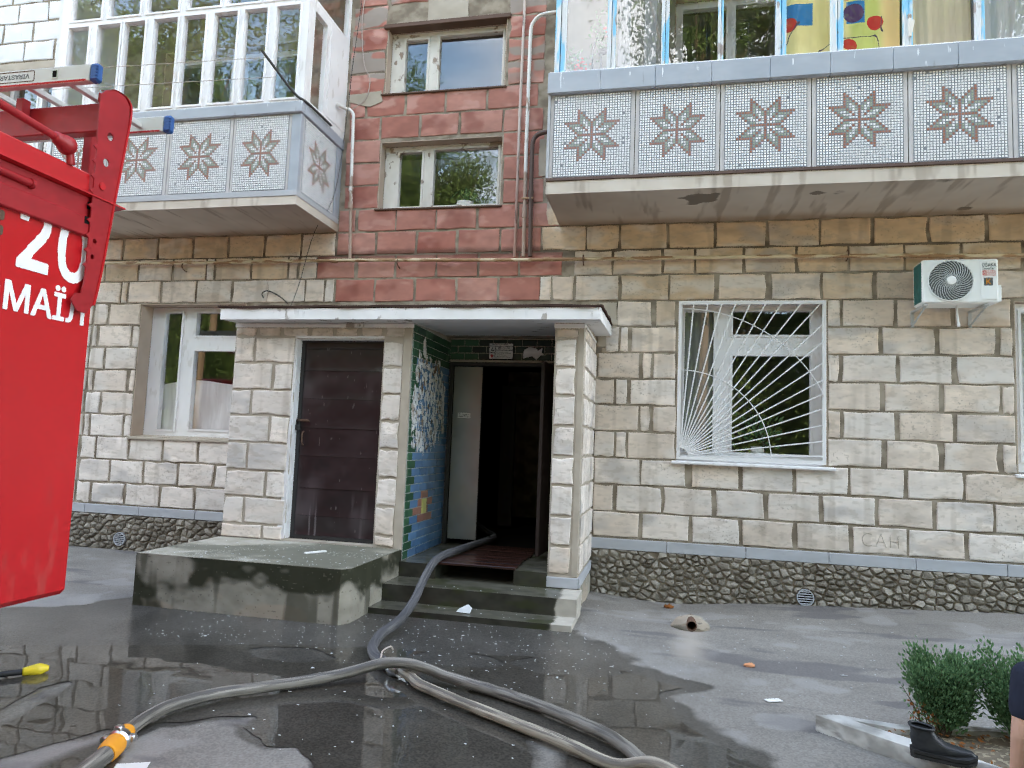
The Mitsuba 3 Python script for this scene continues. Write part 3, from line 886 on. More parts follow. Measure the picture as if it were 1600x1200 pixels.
solo('half_curtain', cloth(lambda a, z: .30 + .012 * np.sin(a * 22 + z * 5) + .014 * np.sin(a * 9 - z * 9) + .02 * np.maximum(0, 1.9 - z), -7.05, -5.15, 1.47, 2.18, 120, 24, hem=lambda a: 2.16 + .03 * np.sin(a * 5) + .02 * (a + 5.8)), 'm_sheer', True,
     'white sagging half curtain inside the window left of the porch', 'curtain')
solo('grey_curtain', cloth(lambda a, z: .30 + .014 * np.sin(a * 48), -.05, .56, 1.45, 3.1, 60, 6), 'm_greycloth', True, 'grey drawn curtain behind the narrow left pane of the fan-grilled window', 'curtain')
solo('vertical_curtain', cloth(lambda a, z: .26 + .016 * np.sin(a * 60), 3.42, 4.0, 1.5, 3.05, 60, 6), 'm_sheer', True, 'pale pleated curtain inside the window at the right edge', 'curtain')
# a plant and lamp glow are only hinted at behind the fan grille: pot plant on the inner sill
pot = thing('potted_plant', 'leafy house plant behind the glass of the window with the fan grille', 'plant')


def leaves(centers, dirs, length, width, rs, curl=.3):
    """four-triangle leaves at centers pointing along dirs"""
    n = len(centers)
    d = dirs / (np.linalg.norm(dirs, axis=1, keepdims=True) + 1e-9)
    s = np.cross(d, rs.normal(size=(n, 3)))
    s /= np.linalg.norm(s, axis=1, keepdims=True) + 1e-9
    u = np.cross(s, d)
    L = length * rs.uniform(.7, 1.25, (n, 1)); Wd = width * rs.uniform(.7, 1.25, (n, 1))
    P = np.stack([centers, centers + d * L * .5 + s * Wd * .5 + u * L * curl * .2, centers + d * L, centers + d * L * .5 - s * Wd * .5 + u * L * curl * .2], 1)
    V = P.reshape(-1, 3)
    b = np.arange(n)[:, None] * 4
    return V, np.vstack([b + [0, 1, 2], b + [0, 2, 3]])


put(pot, 'pot', trimesh.creation.cylinder(.07, .12, sections=20, transform=trimesh.transformations.translation_matrix((1.02, .33, 1.53))), 'm_paint', 40)
c = rng.normal(size=(140, 3)) * [.10, .06, .09] + [1.02, .33, 1.72]
put(pot, 'leaves', leaves(c, c - [1.02, .33, 1.6] + rng.normal(size=(140, 3)) * .03, .08, .035, rng), 'm_leaf')
pot2 = thing('spider_plant', 'grassy pot plant on the sill inside the lower stairwell window', 'plant')
put(pot2, 'pot', trimesh.creation.cylinder(.11, .09, sections=22, transform=trimesh.transformations.translation_matrix((-2.42, .30, 4.40))), 'm_paint', 40)
bl = []
for k in range(44):
    a = rng.uniform(0, 6.28); r = rng.uniform(.10, .24); h = rng.uniform(.05, .19)
    bl.append(tube(spline([(-2.42, .30, 4.44), (-2.42 + .4 * r * math.cos(a), .30 + .18 * r * math.sin(a), 4.44 + h), (-2.42 + r * math.cos(a), .30 + .35 * r * math.sin(a), 4.44 + h * .35)], 4), np.linspace(.004, .0015, 9), 4))
put(pot2, 'leaves', cat(*bl), 'm_leaf')


# fan grille
gr = thing('fan_window_grille', 'white fan-shaped security grille of radiating bars over the right ground floor window', 'window grille')
put(gr, 'frame', xz(rect(.152, 1.648, 1.425, 3.138).difference(rect(.190, 1.612, 1.462, 3.100)), -.022, .006), 'm_paint')
GO = np.array([.182, 1.452])
ends = [((zx - 85) / 630 + .15, 3.115) for zx in (185, 278, 370, 460, 555, 655, 755, 880, 1000)] + [(1.628, 3.15 - (zy - 60) / 600) for zy in (212, 328, 458, 566, 655, 748, 850, 950, 1042)]
for ex, ez in ends:
    d = np.array([ex, ez]) - GO
    d /= np.linalg.norm(d)
    a = GO + d * .10
    put(gr, 'bar', tube([(a[0], -.018, a[1]), (ex, -.018, ez)], .0072, 8), 'm_paint', 60)
for r in (.10, .93, 1.60):
    pts = [GO + r * np.array([math.cos(t), math.sin(t)]) for t in np.linspace(0, math.pi / 2, 40)]
    pts = [p for p in pts if p[0] < 1.63 and p[1] < 3.12]
    put(gr, 'arc_bar', tube([(p[0], -.026 if r > .2 else -.016, p[1]) for p in pts], .0055 if r > .2 else .010, 8), 'm_paint', 60)

# plinth vents
for (vx, vz, vr), where in zip(VENTS, ('in the stone plinth under the fan-grilled window', 'in the stone plinth left of the concrete platform')):
    v = thing('plinth_vent', 'round louvred vent ' + where, 'vent', 'round vents in the plinth')
    put(v, 'rim', xz(Point(vx, vz).buffer(vr, 24).difference(Point(vx, vz).buffer(vr - .010, 24)), -.058, -.02), 'm_trim')
    put(v, 'back', xz(Point(vx, vz).buffer(vr - .011, 24), -.030, -.022), 'm_dark')
    for k in range(6):
        zc = vz - vr + .022 + k * (2 * vr - .035) / 5.5
        hw = math.sqrt(max(vr ** 2 - (zc - vz) ** 2, 0)) - .008
        if hw > .02:
            put(v, 'slat', box(vx - hw, vx + hw, -.055, -.040, zc - .0055, zc + .0055, .002), 'm_trim')
# scratched letters on one block of the bottom course
G = lambda pts: tube([(x, -.0225, z) for x, z in pts], .0028, 5)
arc = [(2.04 + .055 * math.cos(t), .70 + .062 * math.sin(t)) for t in np.linspace(.9, 5.3, 14)]
solo('scratched_letters', cat(G(arc), G([(2.11, .635), (2.155, .765), (2.205, .63)]), G([(2.125, .685), (2.19, .683)]), G([(2.24, .755), (2.245, .63)]), G([(2.245, .695), (2.31, .69)]), G([(2.312, .752), (2.318, .625)])), 'm_plaster', True,
     'faint grey letters scratched on a bottom course block below the fan window', 'graffiti')
# ------------------------------------------------------------------ the entrance porch
YF = -1.15
por = thing('entrance_porch', 'block-faced entrance porch under a white concrete canopy', 'porch')
front = rect(-4.455, -2.475, .30, 2.685).difference(rect(-3.742, -2.772, .46, 2.525))
put(por, 'wall', xz(front, YF - .003, -.95), 'm_plaster')
put(por, 'wall', box(-4.455, -4.25, -.949, .011, .0, 2.74), 'm_plaster')
put(por, 'wall', box(-2.770, -2.4745, -.949, .118, .0, 2.735), 'm_plaster')
put(por, 'wall', box(-1.022, -.742, YF - .003, .011, .2, 2.735), 'm_plaster')
put(por, 'footing', xy(densify(sbox(-1.0, YF + .02, -.728, .0), .06, .010, 9, 4), -.15, .199), 'm_concrete')
PF = frame_map((0, YF, 0), (1, 0, 0), (0, 0, 1))
PS = frame_map((-.745, 0, 0), (0, 1, 0), (0, 0, 1))       # side of the right pillar, faces +x
PL = frame_map((-4.455, 0, 0), (0, -1, 0), (0, 0, 1))      # far left side


def pb(a0, a1, b0, b1, fm, t, depth=.018, part='block', mat='m_block'):
    m, uv = rough_block(a0, a1, b0, b1, depth, fm, t, base=-.013)
    put(por, part, m, mat, uv=uv)


zs = [2.535, 2.262, 1.982, 1.710, 1.430, 1.142, .868, .592, .445]
for k in range(8):
    z1, z0 = zs[k] - .012, zs[k + 1] + .010
    xs = [(-4.45, -4.235), (-4.20, -3.765)] if k % 2 == 0 else [(-4.45, -4.005), (-3.97, -3.775)]
    for a, b in xs:
        pb(a, b, z0, z1, PF, rng.uniform(.02, .30) if k < 7 else rng.uniform(.25, .45))
    for q in range(2):
        ya, yb = (.02, .55) if (q + k) % 2 else (.58, 1.13)
        pb(ya, yb, z0, z1, PL, rng.uniform(.05, .3))
for a, b in ((-4.45, -4.225), (-4.18, -3.945), (-3.90, -3.625), (-3.575, -3.345), (-3.30, -3.07), (-3.02, -2.80), (-2.75, -2.56)):
    pb(a, b, 2.552, 2.635, PF, rng.uniform(.35, .6), .012)
for z1, z0 in ((2.487, 2.25), (2.228, 1.977), (1.955, 1.705), (1.685, 1.425), (1.405, 1.145), (1.12, .86), (.84, .58), (.555, .47)):
    pb(-2.755, -2.563, z0, z1, PF, rng.uniform(.0, .16) if z1 > .9 else .32)
pz = [2.535, 2.26, 1.99, 1.70, 1.415, 1.145, .858, .585, .318]
for k in range(8):
    pb(-1.008 + rng.uniform(-.01, .01), -.815 + rng.uniform(-.008, .008), pz[k + 1] + .016, pz[k] - .012, PF, rng.uniform(0, .14) if k < 7 else .5)
    y = -1.11 if k % 2 else -1.09
    cuts = [(y, -.80), (-.77, -.42), (-.39, -.02)] if k % 2 else [(y, -.62), (-.59, -.30), (-.27, -.02)]
    for a, b in cuts:
        pb(a, b, pz[k + 1] + .020, pz[k] - .008, PS, rng.uniform(.0, .25))
pb(-1.0, -.80, 2.552, 2.62, PF, .5, .010)
pb(-1.08, -.55, 2.552, 2.64, PS, .45, .010); pb(-.52, -.03, 2.552, 2.66, PS, .45, .010)
for m in (box(-4.47, -2.46, YF - .006, YF + .010, 2.640, 2.684, .003), box(-1.035, -.733, YF - .006, YF + .010, 2.640, 2.684, .003), box(-.744, -.733, YF + .012, -.02, 2.665, 2.69)):
    put(por, 'plaster_band', m, 'm_white')
put(por, 'flashing', cat(box(-1.030, -.738, YF - .022, YF + .011, .205, .300, .003), box(-.744, -.722, YF + .012, -.014, .205, .300, .003)), 'm_trim')
put(por, 'plaster_corner', box(-2.560, -2.4735, YF - .010, YF + .011, .30, 2.638, .004), 'm_plaster')
put(por, 'plaster_corner', box(-.800, -.7405, YF - .010, YF + .011, .31, 2.638, .004), 'm_plaster')
# canopy slab, roofing felt
can = sbox(-4.475, -1.42, -.572, .010)
cv, cf = xy(densify(can, .12, .006, 5), 0, .112)
cv[:, 2] += 2.678 + (cv[:, 1] + 1.42) * .050
cp = put(por, 'canopy', (cv, cf), 'm_white', label='white painted concrete canopy slab with peeling front edge')
fv, ff = xy(densify(sbox(-4.50, -1.435, -.556, .0), .08, .014, 7, 3), 0, .020)
fv[:, 2] += 2.794 + (fv[:, 1] + 1.42) * .050 + .006 * np.sin(fv[:, 0] * 11)
put(cp, 'roofing_felt', (fv, ff), 'm_felt')
put(cp, 'upstand', box(-4.46, -.50, -.03, .0, 2.87, 2.93, .006), 'm_plaster')
# hole beside the canopy where blocks broke away
put(por, 'broken_patch', cat(*[move(box(0, .055 + .03 * (i % 2), -.018, .01, 0, .055, .01), (-.735 + .06 * (i % 2), 0, 2.50 + .062 * i)) for i in range(3)]), 'm_soffit')

# service door of riveted sheet
door = uniq(f'{por}__service_door'); labels[door] = {'label': 'brown sheet metal door with padlock'}
seams = [2.50, 2.43, 2.20, 1.905, 1.60, 1.31, .98, .70, .50]
for k in range(8):
    z1, z0 = seams[k] - .0015, seams[k + 1] + .0015
    nx, nz = 22, 8
    x, z = np.meshgrid(np.linspace(-3.705, -2.785, nx), np.linspace(z0, z1, nz))
    y = -1.035 + .016 * (meshkit.fbm(np.stack([x * 3.2, z * 3.5, x * 0 + 2], -1), 3) - .5) + .004 * (meshkit.noise(np.stack([x * 14, z * 14, x * 0], -1)) - .5)
    y += np.where(np.arange(nz) == 0, -.005, 0)[:, None] - .002 * (k % 2)
    V = np.stack([x, y, z], -1).reshape(-1, 3)
    i, j = np.meshgrid(np.arange(nz - 1), np.arange(nx - 1), indexing='ij')
    q = np.stack([i * nx + j, i * nx + j + 1, (i + 1) * nx + j + 1, (i + 1) * nx + j], -1).reshape(-1, 4)
    put(door, 'sheet', (V, np.vstack([q[:, [0, 1, 2]], q[:, [0, 2, 3]]])), 'm_door', True)
put(door, 'backing', box(-3.735, -2.778, -1.005, -.96, .462, 2.522), 'm_blackmetal')
put(door, 'frame', xz(rect(-3.735, -2.778, .465, 2.522).difference(rect(-3.698, -2.79, .50, 2.495)), -1.05, -1.006), 'm_blackmetal')
put(door, 'latch', cat(box(-3.765, -3.60, -1.075, -1.058, 1.665, 1.69, .003), tube([(-3.62, -1.045, 1.68), (-3.62, -1.09, 1.68), (-3.60, -1.09, 1.67), (-3.60, -1.045, 1.67)], .006, 6)), 'm_rust')
put(door, 'padlock', cat(box(-3.735, -3.685, -1.095, -1.065, 1.57, 1.63, .008), tube([(-3.725, -1.08, 1.62), (-3.725, -1.08, 1.67), (-3.71, -1.08, 1.685), (-3.695, -1.08, 1.67), (-3.695, -1.08, 1.62)], .005, 6)), 'm_blackmetal')
put(door, 'handle', tube(spline([(-3.655, -1.045, 1.56), (-3.65, -1.085, 1.54), (-3.65, -1.085, 1.45), (-3.655, -1.045, 1.42)], 5), .008, 8), 'm_rust', True)
put(por, 'door_surround', cat(xz(densify(Polygon([(-3.83, .47), (-3.742, .47), (-3.742, 2.527), (-2.772, 2.527), (-2.772, 2.552), (-3.755, 2.552), (-3.765, 1.6), (-3.80, .9)]), .06, .004, 9), YF - .008, YF + .012), box(-3.742, -3.735, YF + .012, -1.052, .47, 2.52), box(-3.735, -2.772, YF + .013, -1.052, 2.516, 2.524)), 'm_paint')

# the tiled side wall, the tiled lintel
tw = put(por, 'tile_wall', box(-2.4744, -2.468, YF + .013, .117, .335, 2.70), 'm_tile_joint', label='side wall of glazed blue and green brick tiles with a flower motif')
TS = frame_map((-2.468, 0, 0), (0, 1, 0), (0, 0, 1))
rt = np.random.default_rng(5)


def glazed(a0, a1, b0, b1, fm):
    d, c = .0065 + rt.uniform(-.0015, .0015), .004
    tx = rt.uniform(-.0012, .0012, 4)
    V = np.array([[a0, b0, -.002], [a1, b0, -.002], [a1, b1, -.002], [a0, b1, -.002], [a0, b0, d - .003], [a1, b0, d - .003], [a1, b1, d - .003], [a0, b1, d - .003],
                  [a0 + c, b0 + c, d + tx[0]], [a1 - c, b0 + c, d + tx[1]], [a1 - c, b1 - c, d + tx[2]], [a0 + c, b1 - c, d + tx[3]]])
    F = []
    for o in (0, 4):
        for j in range(4):
            k = (j + 1) % 4
            F += [[o + j, o + k, o + k + 4], [o + j, o + k + 4, o + j + 4]]
    F += [[8, 9, 10], [8, 10, 11]]
    t, s = int(rt.random() * 16), int(rt.random() * 16)
    uv = np.c_[np.clip(V[:, 0] - a0, 0, .9) + .1 + 2 * t, np.clip(V[:, 1] - b0, 0, .9) + .1 + 2 * s]
    return (fm(V), np.array(F)), uv


nrow = 29
for r in range(nrow):
    b0 = .345 + r * .0808
    b1 = b0 + .0735
    if b1 > 2.70:
        break
    a = YF + .018
    first = .215 if r % 2 else .125
    cols = [(a, a + first)]
    a += first + .008
    off = .0 if r % 2 else .0
    while a < .10:
        wd = .225 if len(cols) > 1 or r % 2 else .225
        cols.append((a, min(a + wd, .112)))
        a += wd + .008
    for ci, (p, q) in enumerate(cols):
        if q - p < .03:
            continue
        zc, yc = (b0 + b1) / 2, (p + q) / 2
        mat = 'm_glaze_blue'
        if ci == 0 or r >= 25:
            mat = 'm_glaze_green'
        ctr = cols[2] if r % 2 else cols[2]
        if 4 <= r <= 7 and not (ci == 0):
            if r in (5, 6):
                if -.83 < yc < -.35:
                    mat = 'm_glaze_red'
                if mat == 'm_glaze_red' and q - p > .2:      # cut tiles round the yellow heart
                    pass
            elif -.75 < yc < -.42:
                mat = 'm_glaze_red'
        m, uv = glazed(p, q, b0, b1, TS)
        put(tw, 'tile', m, mat, uv=uv)
# yellow heart of the flower set into the middle of the red tiles
m, uv = glazed(-.655, -.515, .345 + 5 * .0808, .345 + 7 * .0808 - .008, frame_map((-2.4605, 0, 0), (0, 1, 0), (0, 0, 1)))
put(tw, 'tile', m, 'm_glaze_yellow', uv=uv)
lw = put(por, 'lintel_wall', xz(rect(-2.468, -1.024, .30, 2.735).difference(rect(-2.445, -1.20, .30, 2.465)), .118, .30), 'm_plaster', label='dark tiled lintel over the entrance door')
LF = frame_map((0, .118, 0), (1, 0, 0), (0, 0, 1))
for r in range(3):
    b0 = 2.482 + r * .0815
    a = -2.462 if r != 1 else -2.462
    w0 = .165 if r != 1 else .085
    while a < -1.03:
        q = min(a + w0, -1.03)
        if q - a > .03:
            m, uv = glazed(a, q, b0, b0 + .074, LF)
            put(lw, 'tile', m, 'm_glaze_green' if a < -2.2 else 'm_glaze_dark', uv=uv)
        a = q + .008
        w0 = .165
put(lw, 'moulding', box(-2.46, -1.07, .070, .117, 2.448, 2.474, .006), 'm_plaster')

# entrance doors, vestibule
en = uniq(f'{por}__entrance_door'); labels[en] = {'label': 'open metal entrance door with a galvanised fixed leaf'}
put(en, 'frame', cat(box(-2.445, -2.405, .06, .20, .345, 2.446), box(-1.235, -1.20, .06, .20, .345, 2.446), box(-2.404, -1.236, .06, .20, 2.405, 2.446)), 'm_blackmetal')
put(en, 'leaf', box(-2.403, -2.055, .118, .16, .40, 2.40, .004), 'm_blackmetal')
put(en, 'sheet', box(-2.400, -2.060, .107, .1175, .405, 2.398, .002), 'm_galv', label='galvanised sheet on the fixed leaf')
put(en, 'open_leaf', rot(box(-1.205, -1.165, -.62, .06, .385, 2.385, .006), (0, 0, 1), -3, (-1.2, .06, 0)), 'm_darkdoor', label='dark brown leaf swung open against the pillar')
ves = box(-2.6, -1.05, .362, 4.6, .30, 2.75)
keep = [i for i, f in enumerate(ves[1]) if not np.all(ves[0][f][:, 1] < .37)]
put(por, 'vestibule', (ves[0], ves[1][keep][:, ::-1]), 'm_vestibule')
put(por, 'inner_frame', xz(rect(-2.3, -1.25, .34, 2.36).difference(rect(-2.1, -1.36, .34, 2.24)), 2.2, 2.28), 'm_darkdoor')
# notice on the leaf, address plate, torn paper
nt = solo('paper_notice', box(-2.335, -2.185, .1035, .1062, 1.795, 1.855), 'm_paperwhite', False, 'small white paper notice stuck on the galvanised door leaf', 'notice')
for q in range(3):
    put(nt, 'printed_line', box(-2.325, -2.20 - .02 * (q % 2), .1028, .1034, 1.806 + q * .016, 1.810 + q * .016), 'm_ink')


def text(t, h, fm, o, depth=.0015, bold=False, width=None, flip=False):
    m = meshkit.text_mesh(t, h, depth, bold)
    v = np.asarray(m.vertices).copy()
    v[:, 0] -= v[:, 0].min()
    if width:
        v[:, 0] *= width / v[:, 0].max()
    if flip:
        v[:, 0] = v[:, 0].max() - v[:, 0]
        v[:, 1] = h - v[:, 1]
    return fm(v + [o[0], o[1], 0]), np.asarray(m.faces)


sg = thing('address_plate', 'small white address plate with number 4 on the dark lintel tiles', 'sign')
SX, SZ = -1.985, 2.492
put(sg, 'plate', box(SX - .006, SX + .286, .090, .102, SZ - .006, SZ + .186, .002), 'm_ink')
for a, b, c_, d in ((0, .28, .152, .180), (0, .066, .078, .145), (.074, .28, .106, .145), (0, .066, 0, .070), (.074, .28, 0, .098)):
    put(sg, 'field', box(SX + a, SX + b, .086, .0895, SZ + c_, SZ + d, .001), 'm_paperwhite')
SF = frame_map((SX, .0858, SZ), (1, 0, 0), (0, 0, 1))
put(sg, 'number', text('4', .045, SF, (.020, .088), bold=True), 'm_ink')
put(sg, 'lettering', text('КВ. 30-40', .022, SF, (.105, .115), bold=True, width=.14), 'm_ink')
put(sg, 'printed_line', cat(*[box(SX + .085, SX + .26 - .03 * (k % 3), .0850, .0858, SZ + .013 + .015 * k, SZ + .0165 + .015 * k) for k in range(5)], box(SX + .03, SX + .22, .085, .0858, SZ + .163, SZ + .169)), 'm_ink')
put(sg, 'emblem', xz(Polygon([(SX + .012, SZ + .034), (SX + .033, SZ + .056), (SX + .054, SZ + .034), (SX + .045, SZ + .034), (SX + .045, SZ + .016), (SX + .021, SZ + .016), (SX + .021, SZ + .034)]), .0848, .0858), 'm_stickred')


def scraps(n, inside, fm, rs, lo, hi, light=.66):
    ms, uvs = [], []
    for k in range(n):
        while True:
            a, b = rs.uniform(inside.bounds[0], inside.bounds[2]), rs.uniform(inside.bounds[1], inside.bounds[3])
            if inside.contains(Point(a, b)):
                break
        w, h = rs.uniform(.025, .10), rs.uniform(.04, .16)
        if rs.random() < .12:
            w, h = rs.uniform(.06, .13), rs.uniform(.08, .16)
        m = rs.integers(6, 10)
        t = np.sort(rs.uniform(0, 2 * np.pi, m))
        rad = rs.uniform(.55, 1.0, m)
        P = np.c_[a + w * .5 * rad * np.cos(t), b + h * .5 * rad * np.sin(t)]
        d = rs.uniform(lo, hi) + (P - [a, b]) @ rs.uniform(-.05, .05, 2)
        V = np.vstack([np.c_[P, d], np.c_[P, d - .0006], [[a, b, rs.uniform(lo, hi)], [a, b, lo - .001]]])
        j = np.arange(m); q = (j + 1) % m
        F = np.vstack([np.c_[j, q, j * 0 + 2 * m], np.c_[q + m, j + m, j * 0 + 2 * m + 1], np.c_[j, j + m, q + m], np.c_[j, q + m, q]])
        c = rs.random()
        cls = rs.integers(0, 7) if c < light else rs.integers(7, 13) if c < .86 else rs.integers(13, 16)
        ms.append((fm(V), F)); uvs.append(np.c_[V[:, 0] * 0 + .5 + 2 * cls + (V[:, 0] - a), V[:, 1] * 0 + .5 + (V[:, 1] - b)])
    return cat(*ms), np.vstack(uvs)


area = Polygon([(-1.0, 2.40), (-.66, 2.42), (-.27, 2.38), (-.07, 2.19), (-.05, 1.62), (-.25, 1.52), (-.51, 1.40), (-.9, 1.40), (-1.1, 1.47), (-1.08, 1.92), (-1.02, 2.2)])
sm, suv = scraps(430, area, frame_map((-2.461, 0, 0), (0, 1, 0), (0, 0, 1)), np.random.default_rng(3), .0012, .007)
solo('torn_notices', sm, 'm_paper', False, 'mass of torn white and brown notices peeling off the tiled side wall', 'torn paper', uv=suv)
def torn(pts, fm, label, seed):
    v, f = extrude(densify(Polygon(pts), .02, .006, 20, seed), .0025)
    v = v + np.c_[np.zeros(len(v)), np.zeros(len(v)), .004 + .01 * meshkit.noise(np.c_[v[:, :2] * 25, v[:, :1] * 0])]
    uv = np.c_[v[:, 0] - v[:, 0].min() + 14.1, v[:, 1] - v[:, 1].min() + .1]
    solo('torn_paper', (fm(v), f), 'm_paper', False, label, 'torn paper', uv=uv)


torn([(-1.585, 2.50), (-1.58, 2.60), (-1.52, 2.635), (-1.44, 2.625), (-1.41, 2.59), (-1.36, 2.625), (-1.37, 2.57), (-1.325, 2.545), (-1.38, 2.54), (-1.43, 2.485), (-1.48, 2.53)], LF, 'pale torn paper remnant on the dark lintel tiles right of the address plate', 1)
torn([(-.86, 2.42), (-.84, 2.56), (-.80, 2.60), (-.77, 2.52), (-.74, 2.40), (-.80, 2.38)], TS, 'narrow torn paper tongue on the green tiles near the top of the side wall', 2)

# ------------------------------------------------------------------ platform and steps
plat = thing('concrete_platform', 'mossy stained concrete platform in front of the brown metal door', 'platform')
pp = Polygon([(-4.46, -2.345), (-2.53, -2.345), (-2.475, -2.25), (-2.475, -1.12), (-4.46, -1.12)])
pv, pf = xy(densify(pp, .10, .004, 6, 5), -.05, .4405)
put(plat, 'body', (pv, pf), 'm_concrete')
tv, tf = xy(densify(pp.buffer(-.004), .05, .006, 9, 6), .4407, .4455)
put(plat, 'top', (tv, tf), 'm_platform_top', label='worn top slab with wet patch')

st = thing('entrance_steps', 'wet concrete entrance steps with dry right ends', 'steps')
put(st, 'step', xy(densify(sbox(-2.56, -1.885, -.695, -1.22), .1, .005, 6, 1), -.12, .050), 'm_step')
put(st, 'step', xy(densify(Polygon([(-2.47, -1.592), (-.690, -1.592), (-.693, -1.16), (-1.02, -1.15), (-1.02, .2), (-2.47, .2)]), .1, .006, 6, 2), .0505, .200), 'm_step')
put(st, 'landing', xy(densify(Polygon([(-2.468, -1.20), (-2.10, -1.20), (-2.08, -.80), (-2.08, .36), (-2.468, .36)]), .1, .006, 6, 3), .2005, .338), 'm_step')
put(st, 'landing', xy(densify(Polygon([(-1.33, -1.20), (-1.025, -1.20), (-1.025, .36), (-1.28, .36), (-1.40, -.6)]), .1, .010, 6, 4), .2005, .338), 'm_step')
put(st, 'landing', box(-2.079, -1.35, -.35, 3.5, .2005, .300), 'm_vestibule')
pk = thing('plank_cover', 'wet brown planks bridging the broken entrance landing', 'planks')
for k in range(7):
    y0 = -1.21 + k * .185
    put(pk, 'plank', move(box(-2.11 + rng.uniform(-.02, .02), -1.33 + rng.uniform(-.02, .03), y0, y0 + .176, 0, .024, .004), (0, 0, .338 + rng.uniform(0, .004))), 'm_wood')
solo('white_stick', rot(box(-3.20, -2.98, -1.74, -1.70, .447, .462, .004), (0, 0, 1), 58, (-3.10, -1.72, .45)), 'm_paperwhite', False, 'short white stick lying on the concrete platform', 'stick')
solo('glass_shard', (np.array([(-1.71, -1.78, .055), (-1.58, -1.80, .056), (-1.585, -1.70, .078), (-1.635, -1.66, .10), (-1.70, -1.71, .068), (-1.64, -1.72, .053)]), np.array([[0, 1, 2], [0, 2, 4], [2, 3, 4], [0, 4, 5], [4, 3, 5], [3, 2, 5], [2, 1, 5], [1, 0, 5]])), 'm_chip', False, 'pale shard lying on the lowest entrance step', 'shard')
# ------------------------------------------------------------------ balconies with mosaic panels
NX, NZ, PW, PH = 29, 33, .74, .845
px_, pz_ = PW / NX, PH / NZ
panel_mesh = mikit.ply(cat(box(0, .82, 0, .030, 0, .875, .004)), 'm_panel')
field_mesh = mikit.ply(box(.036, .784, -.004, -.0002, .010, .865), 'm_grout')
tls = [{'white': [], 'red': [], 'green': []} for _ in range(4)]
rm = np.random.default_rng(21)
for i, k, var in [(i, k, v) for v in range(4) for i in range(NX) for k in range(NZ)]:
    tl = tls[var]
    if True:
        a, b = abs(i - NX // 2), abs(k - NZ // 2)
        hi, lo = max(a, b), min(a, b)
        kind = 'white'
        if lo <= hi and lo <= 5 and hi - lo <= 5 and hi <= 10:
            if lo == 5 or hi - lo == 5 or (lo == 0 and hi <= 5) or (lo == hi and hi <= 5):
                kind = 'red'
            elif not (abs(lo - hi / 2) <= .6 and 2 <= hi <= 6):
                kind = 'green'
            if hi == 0 or (hi == 1 and lo == 1):
                kind = 'white' if hi else 'red'
        if rm.random() < (.002, .006, .001, .003)[var]:
            continue
        x0, z0 = .040 + i * px_, .015 + k * pz_
        g = .0040
        j = rm.uniform(-.0008, .0008, 4)
        d = -.0075 + rm.uniform(-.001, .001)
        V = np.array([[x0 + g + j[0], -.004, z0 + g], [x0 + px_ - g + j[1], -.004, z0 + g], [x0 + px_ - g + j[2], -.004, z0 + pz_ - g], [x0 + g + j[3], -.004, z0 + pz_ - g]])
        W = V + [0, d + .004, 0] + (V.mean(0) - V) * [.12, 0, .12]
        P = np.vstack([V, W])
        F = [[4, 5, 6], [4, 6, 7]]
        for q in range(4):
            w = (q + 1) % 4
            F += [[q, w, w + 4], [q, w + 4, q + 4]]
        tl[kind].append((P, np.array(F)))
tile_mesh = [{k: mikit.ply(cat(*v), 'm_tile_' + k) for k, v in t.items()} for t in tls]
mosaics = [0]


def mosaic(b, to):
    p = uniq(f'{b}__panel')
    put(p, 'slab', panel_mesh, None, to=to)
    put(p, 'field', field_mesh, None, to=to)
    mosaics[0] += 1
    for k in ('white', 'red', 'green'):
        put(p, f'{k}_tiles', tile_mesh[mosaics[0] % 4][k], None, to=to, kind='stuff')


def at(x0, w, y=-1.0, z=4.185):
    return T().translate([x0, y, z]).scale([w / .82, 1, 1])


def glass(x0, x1, z0, z1, y):
    v = np.array([[x0, y, z0], [x1, y, z0], [x1, y, z1], [x0, y, z1]], float)
    v[:, 1] += rng.uniform(-.003, .003) + (v[:, 0] - x0) * rng.uniform(-.012, .012) + (v[:, 2] - z0) * rng.uniform(-.004, .004)
    return v, np.array([[0, 1, 2], [0, 2, 3]])


# right balcony
rb = thing('mosaic_balcony', 'glazed balcony with star mosaic panels and peeling blue posts above the fan-grilled window', 'balcony')
xr = [-1.175, -.322, .486, 1.31, 2.134, 2.975, 3.80, 4.62]
for a, b in zip(xr[:-1], xr[1:]):
    mosaic(rb, at(a + .004, b - a - .008))
sp = sbox(-1.19, -1.015, 5.2, .0)
sv, sf = xy(densify(sp, .12, .006, 5, 3), 4.022, 4.15)
put(rb, 'slab', (sv, sf), 'm_soffit', label='concrete slab with crumbling underside')
put(rb, 'drip_rail', box(-1.19, 5.2, -1.03, -.98, 4.151, 4.183, .004), 'm_pipe_brown')
for k in range(12):
    x = -1.2 + k * .533
    put(rb, 'rail_sheet', box(x, x + .5305, -1.062, -.955, 5.055 + rng.uniform(-.003, .003), 5.268 + rng.uniform(-.003, .003), .006), 'm_rail')
put(rb, 'end_sheet', box(-1.192, -1.176, -.985, .0, 4.185, 5.27), 'm_rail')
put(rb, 'corner_post', box(-1.196, -1.172, -1.025, -.985, 4.185, 5.055, .003), 'm_trim')
put(rb, 'sill_strip', box(-1.19, 5.2, -1.04, -.94, 5.2705, 5.286, .004), 'm_paint')
posts = [(-1.145, -1.035, 'm_bluepost'), (-.615, -.535, 'm_bluepost'), (-.085, -.010, 'm_bluepost'), (.455, .505, 'm_bluepost'), (.985, 1.08, 'm_bluepost'), (1.475, 1.585, 'm_bluepost'), (2.10, 2.175, 'm_bluepost'), (2.695, 2.765, 'm_bluepost'), (3.3, 3.38, 'm_bluepost'), (3.95, 4.02, 'm_bluepost'), (4.6, 4.68, 'm_bluepost')]
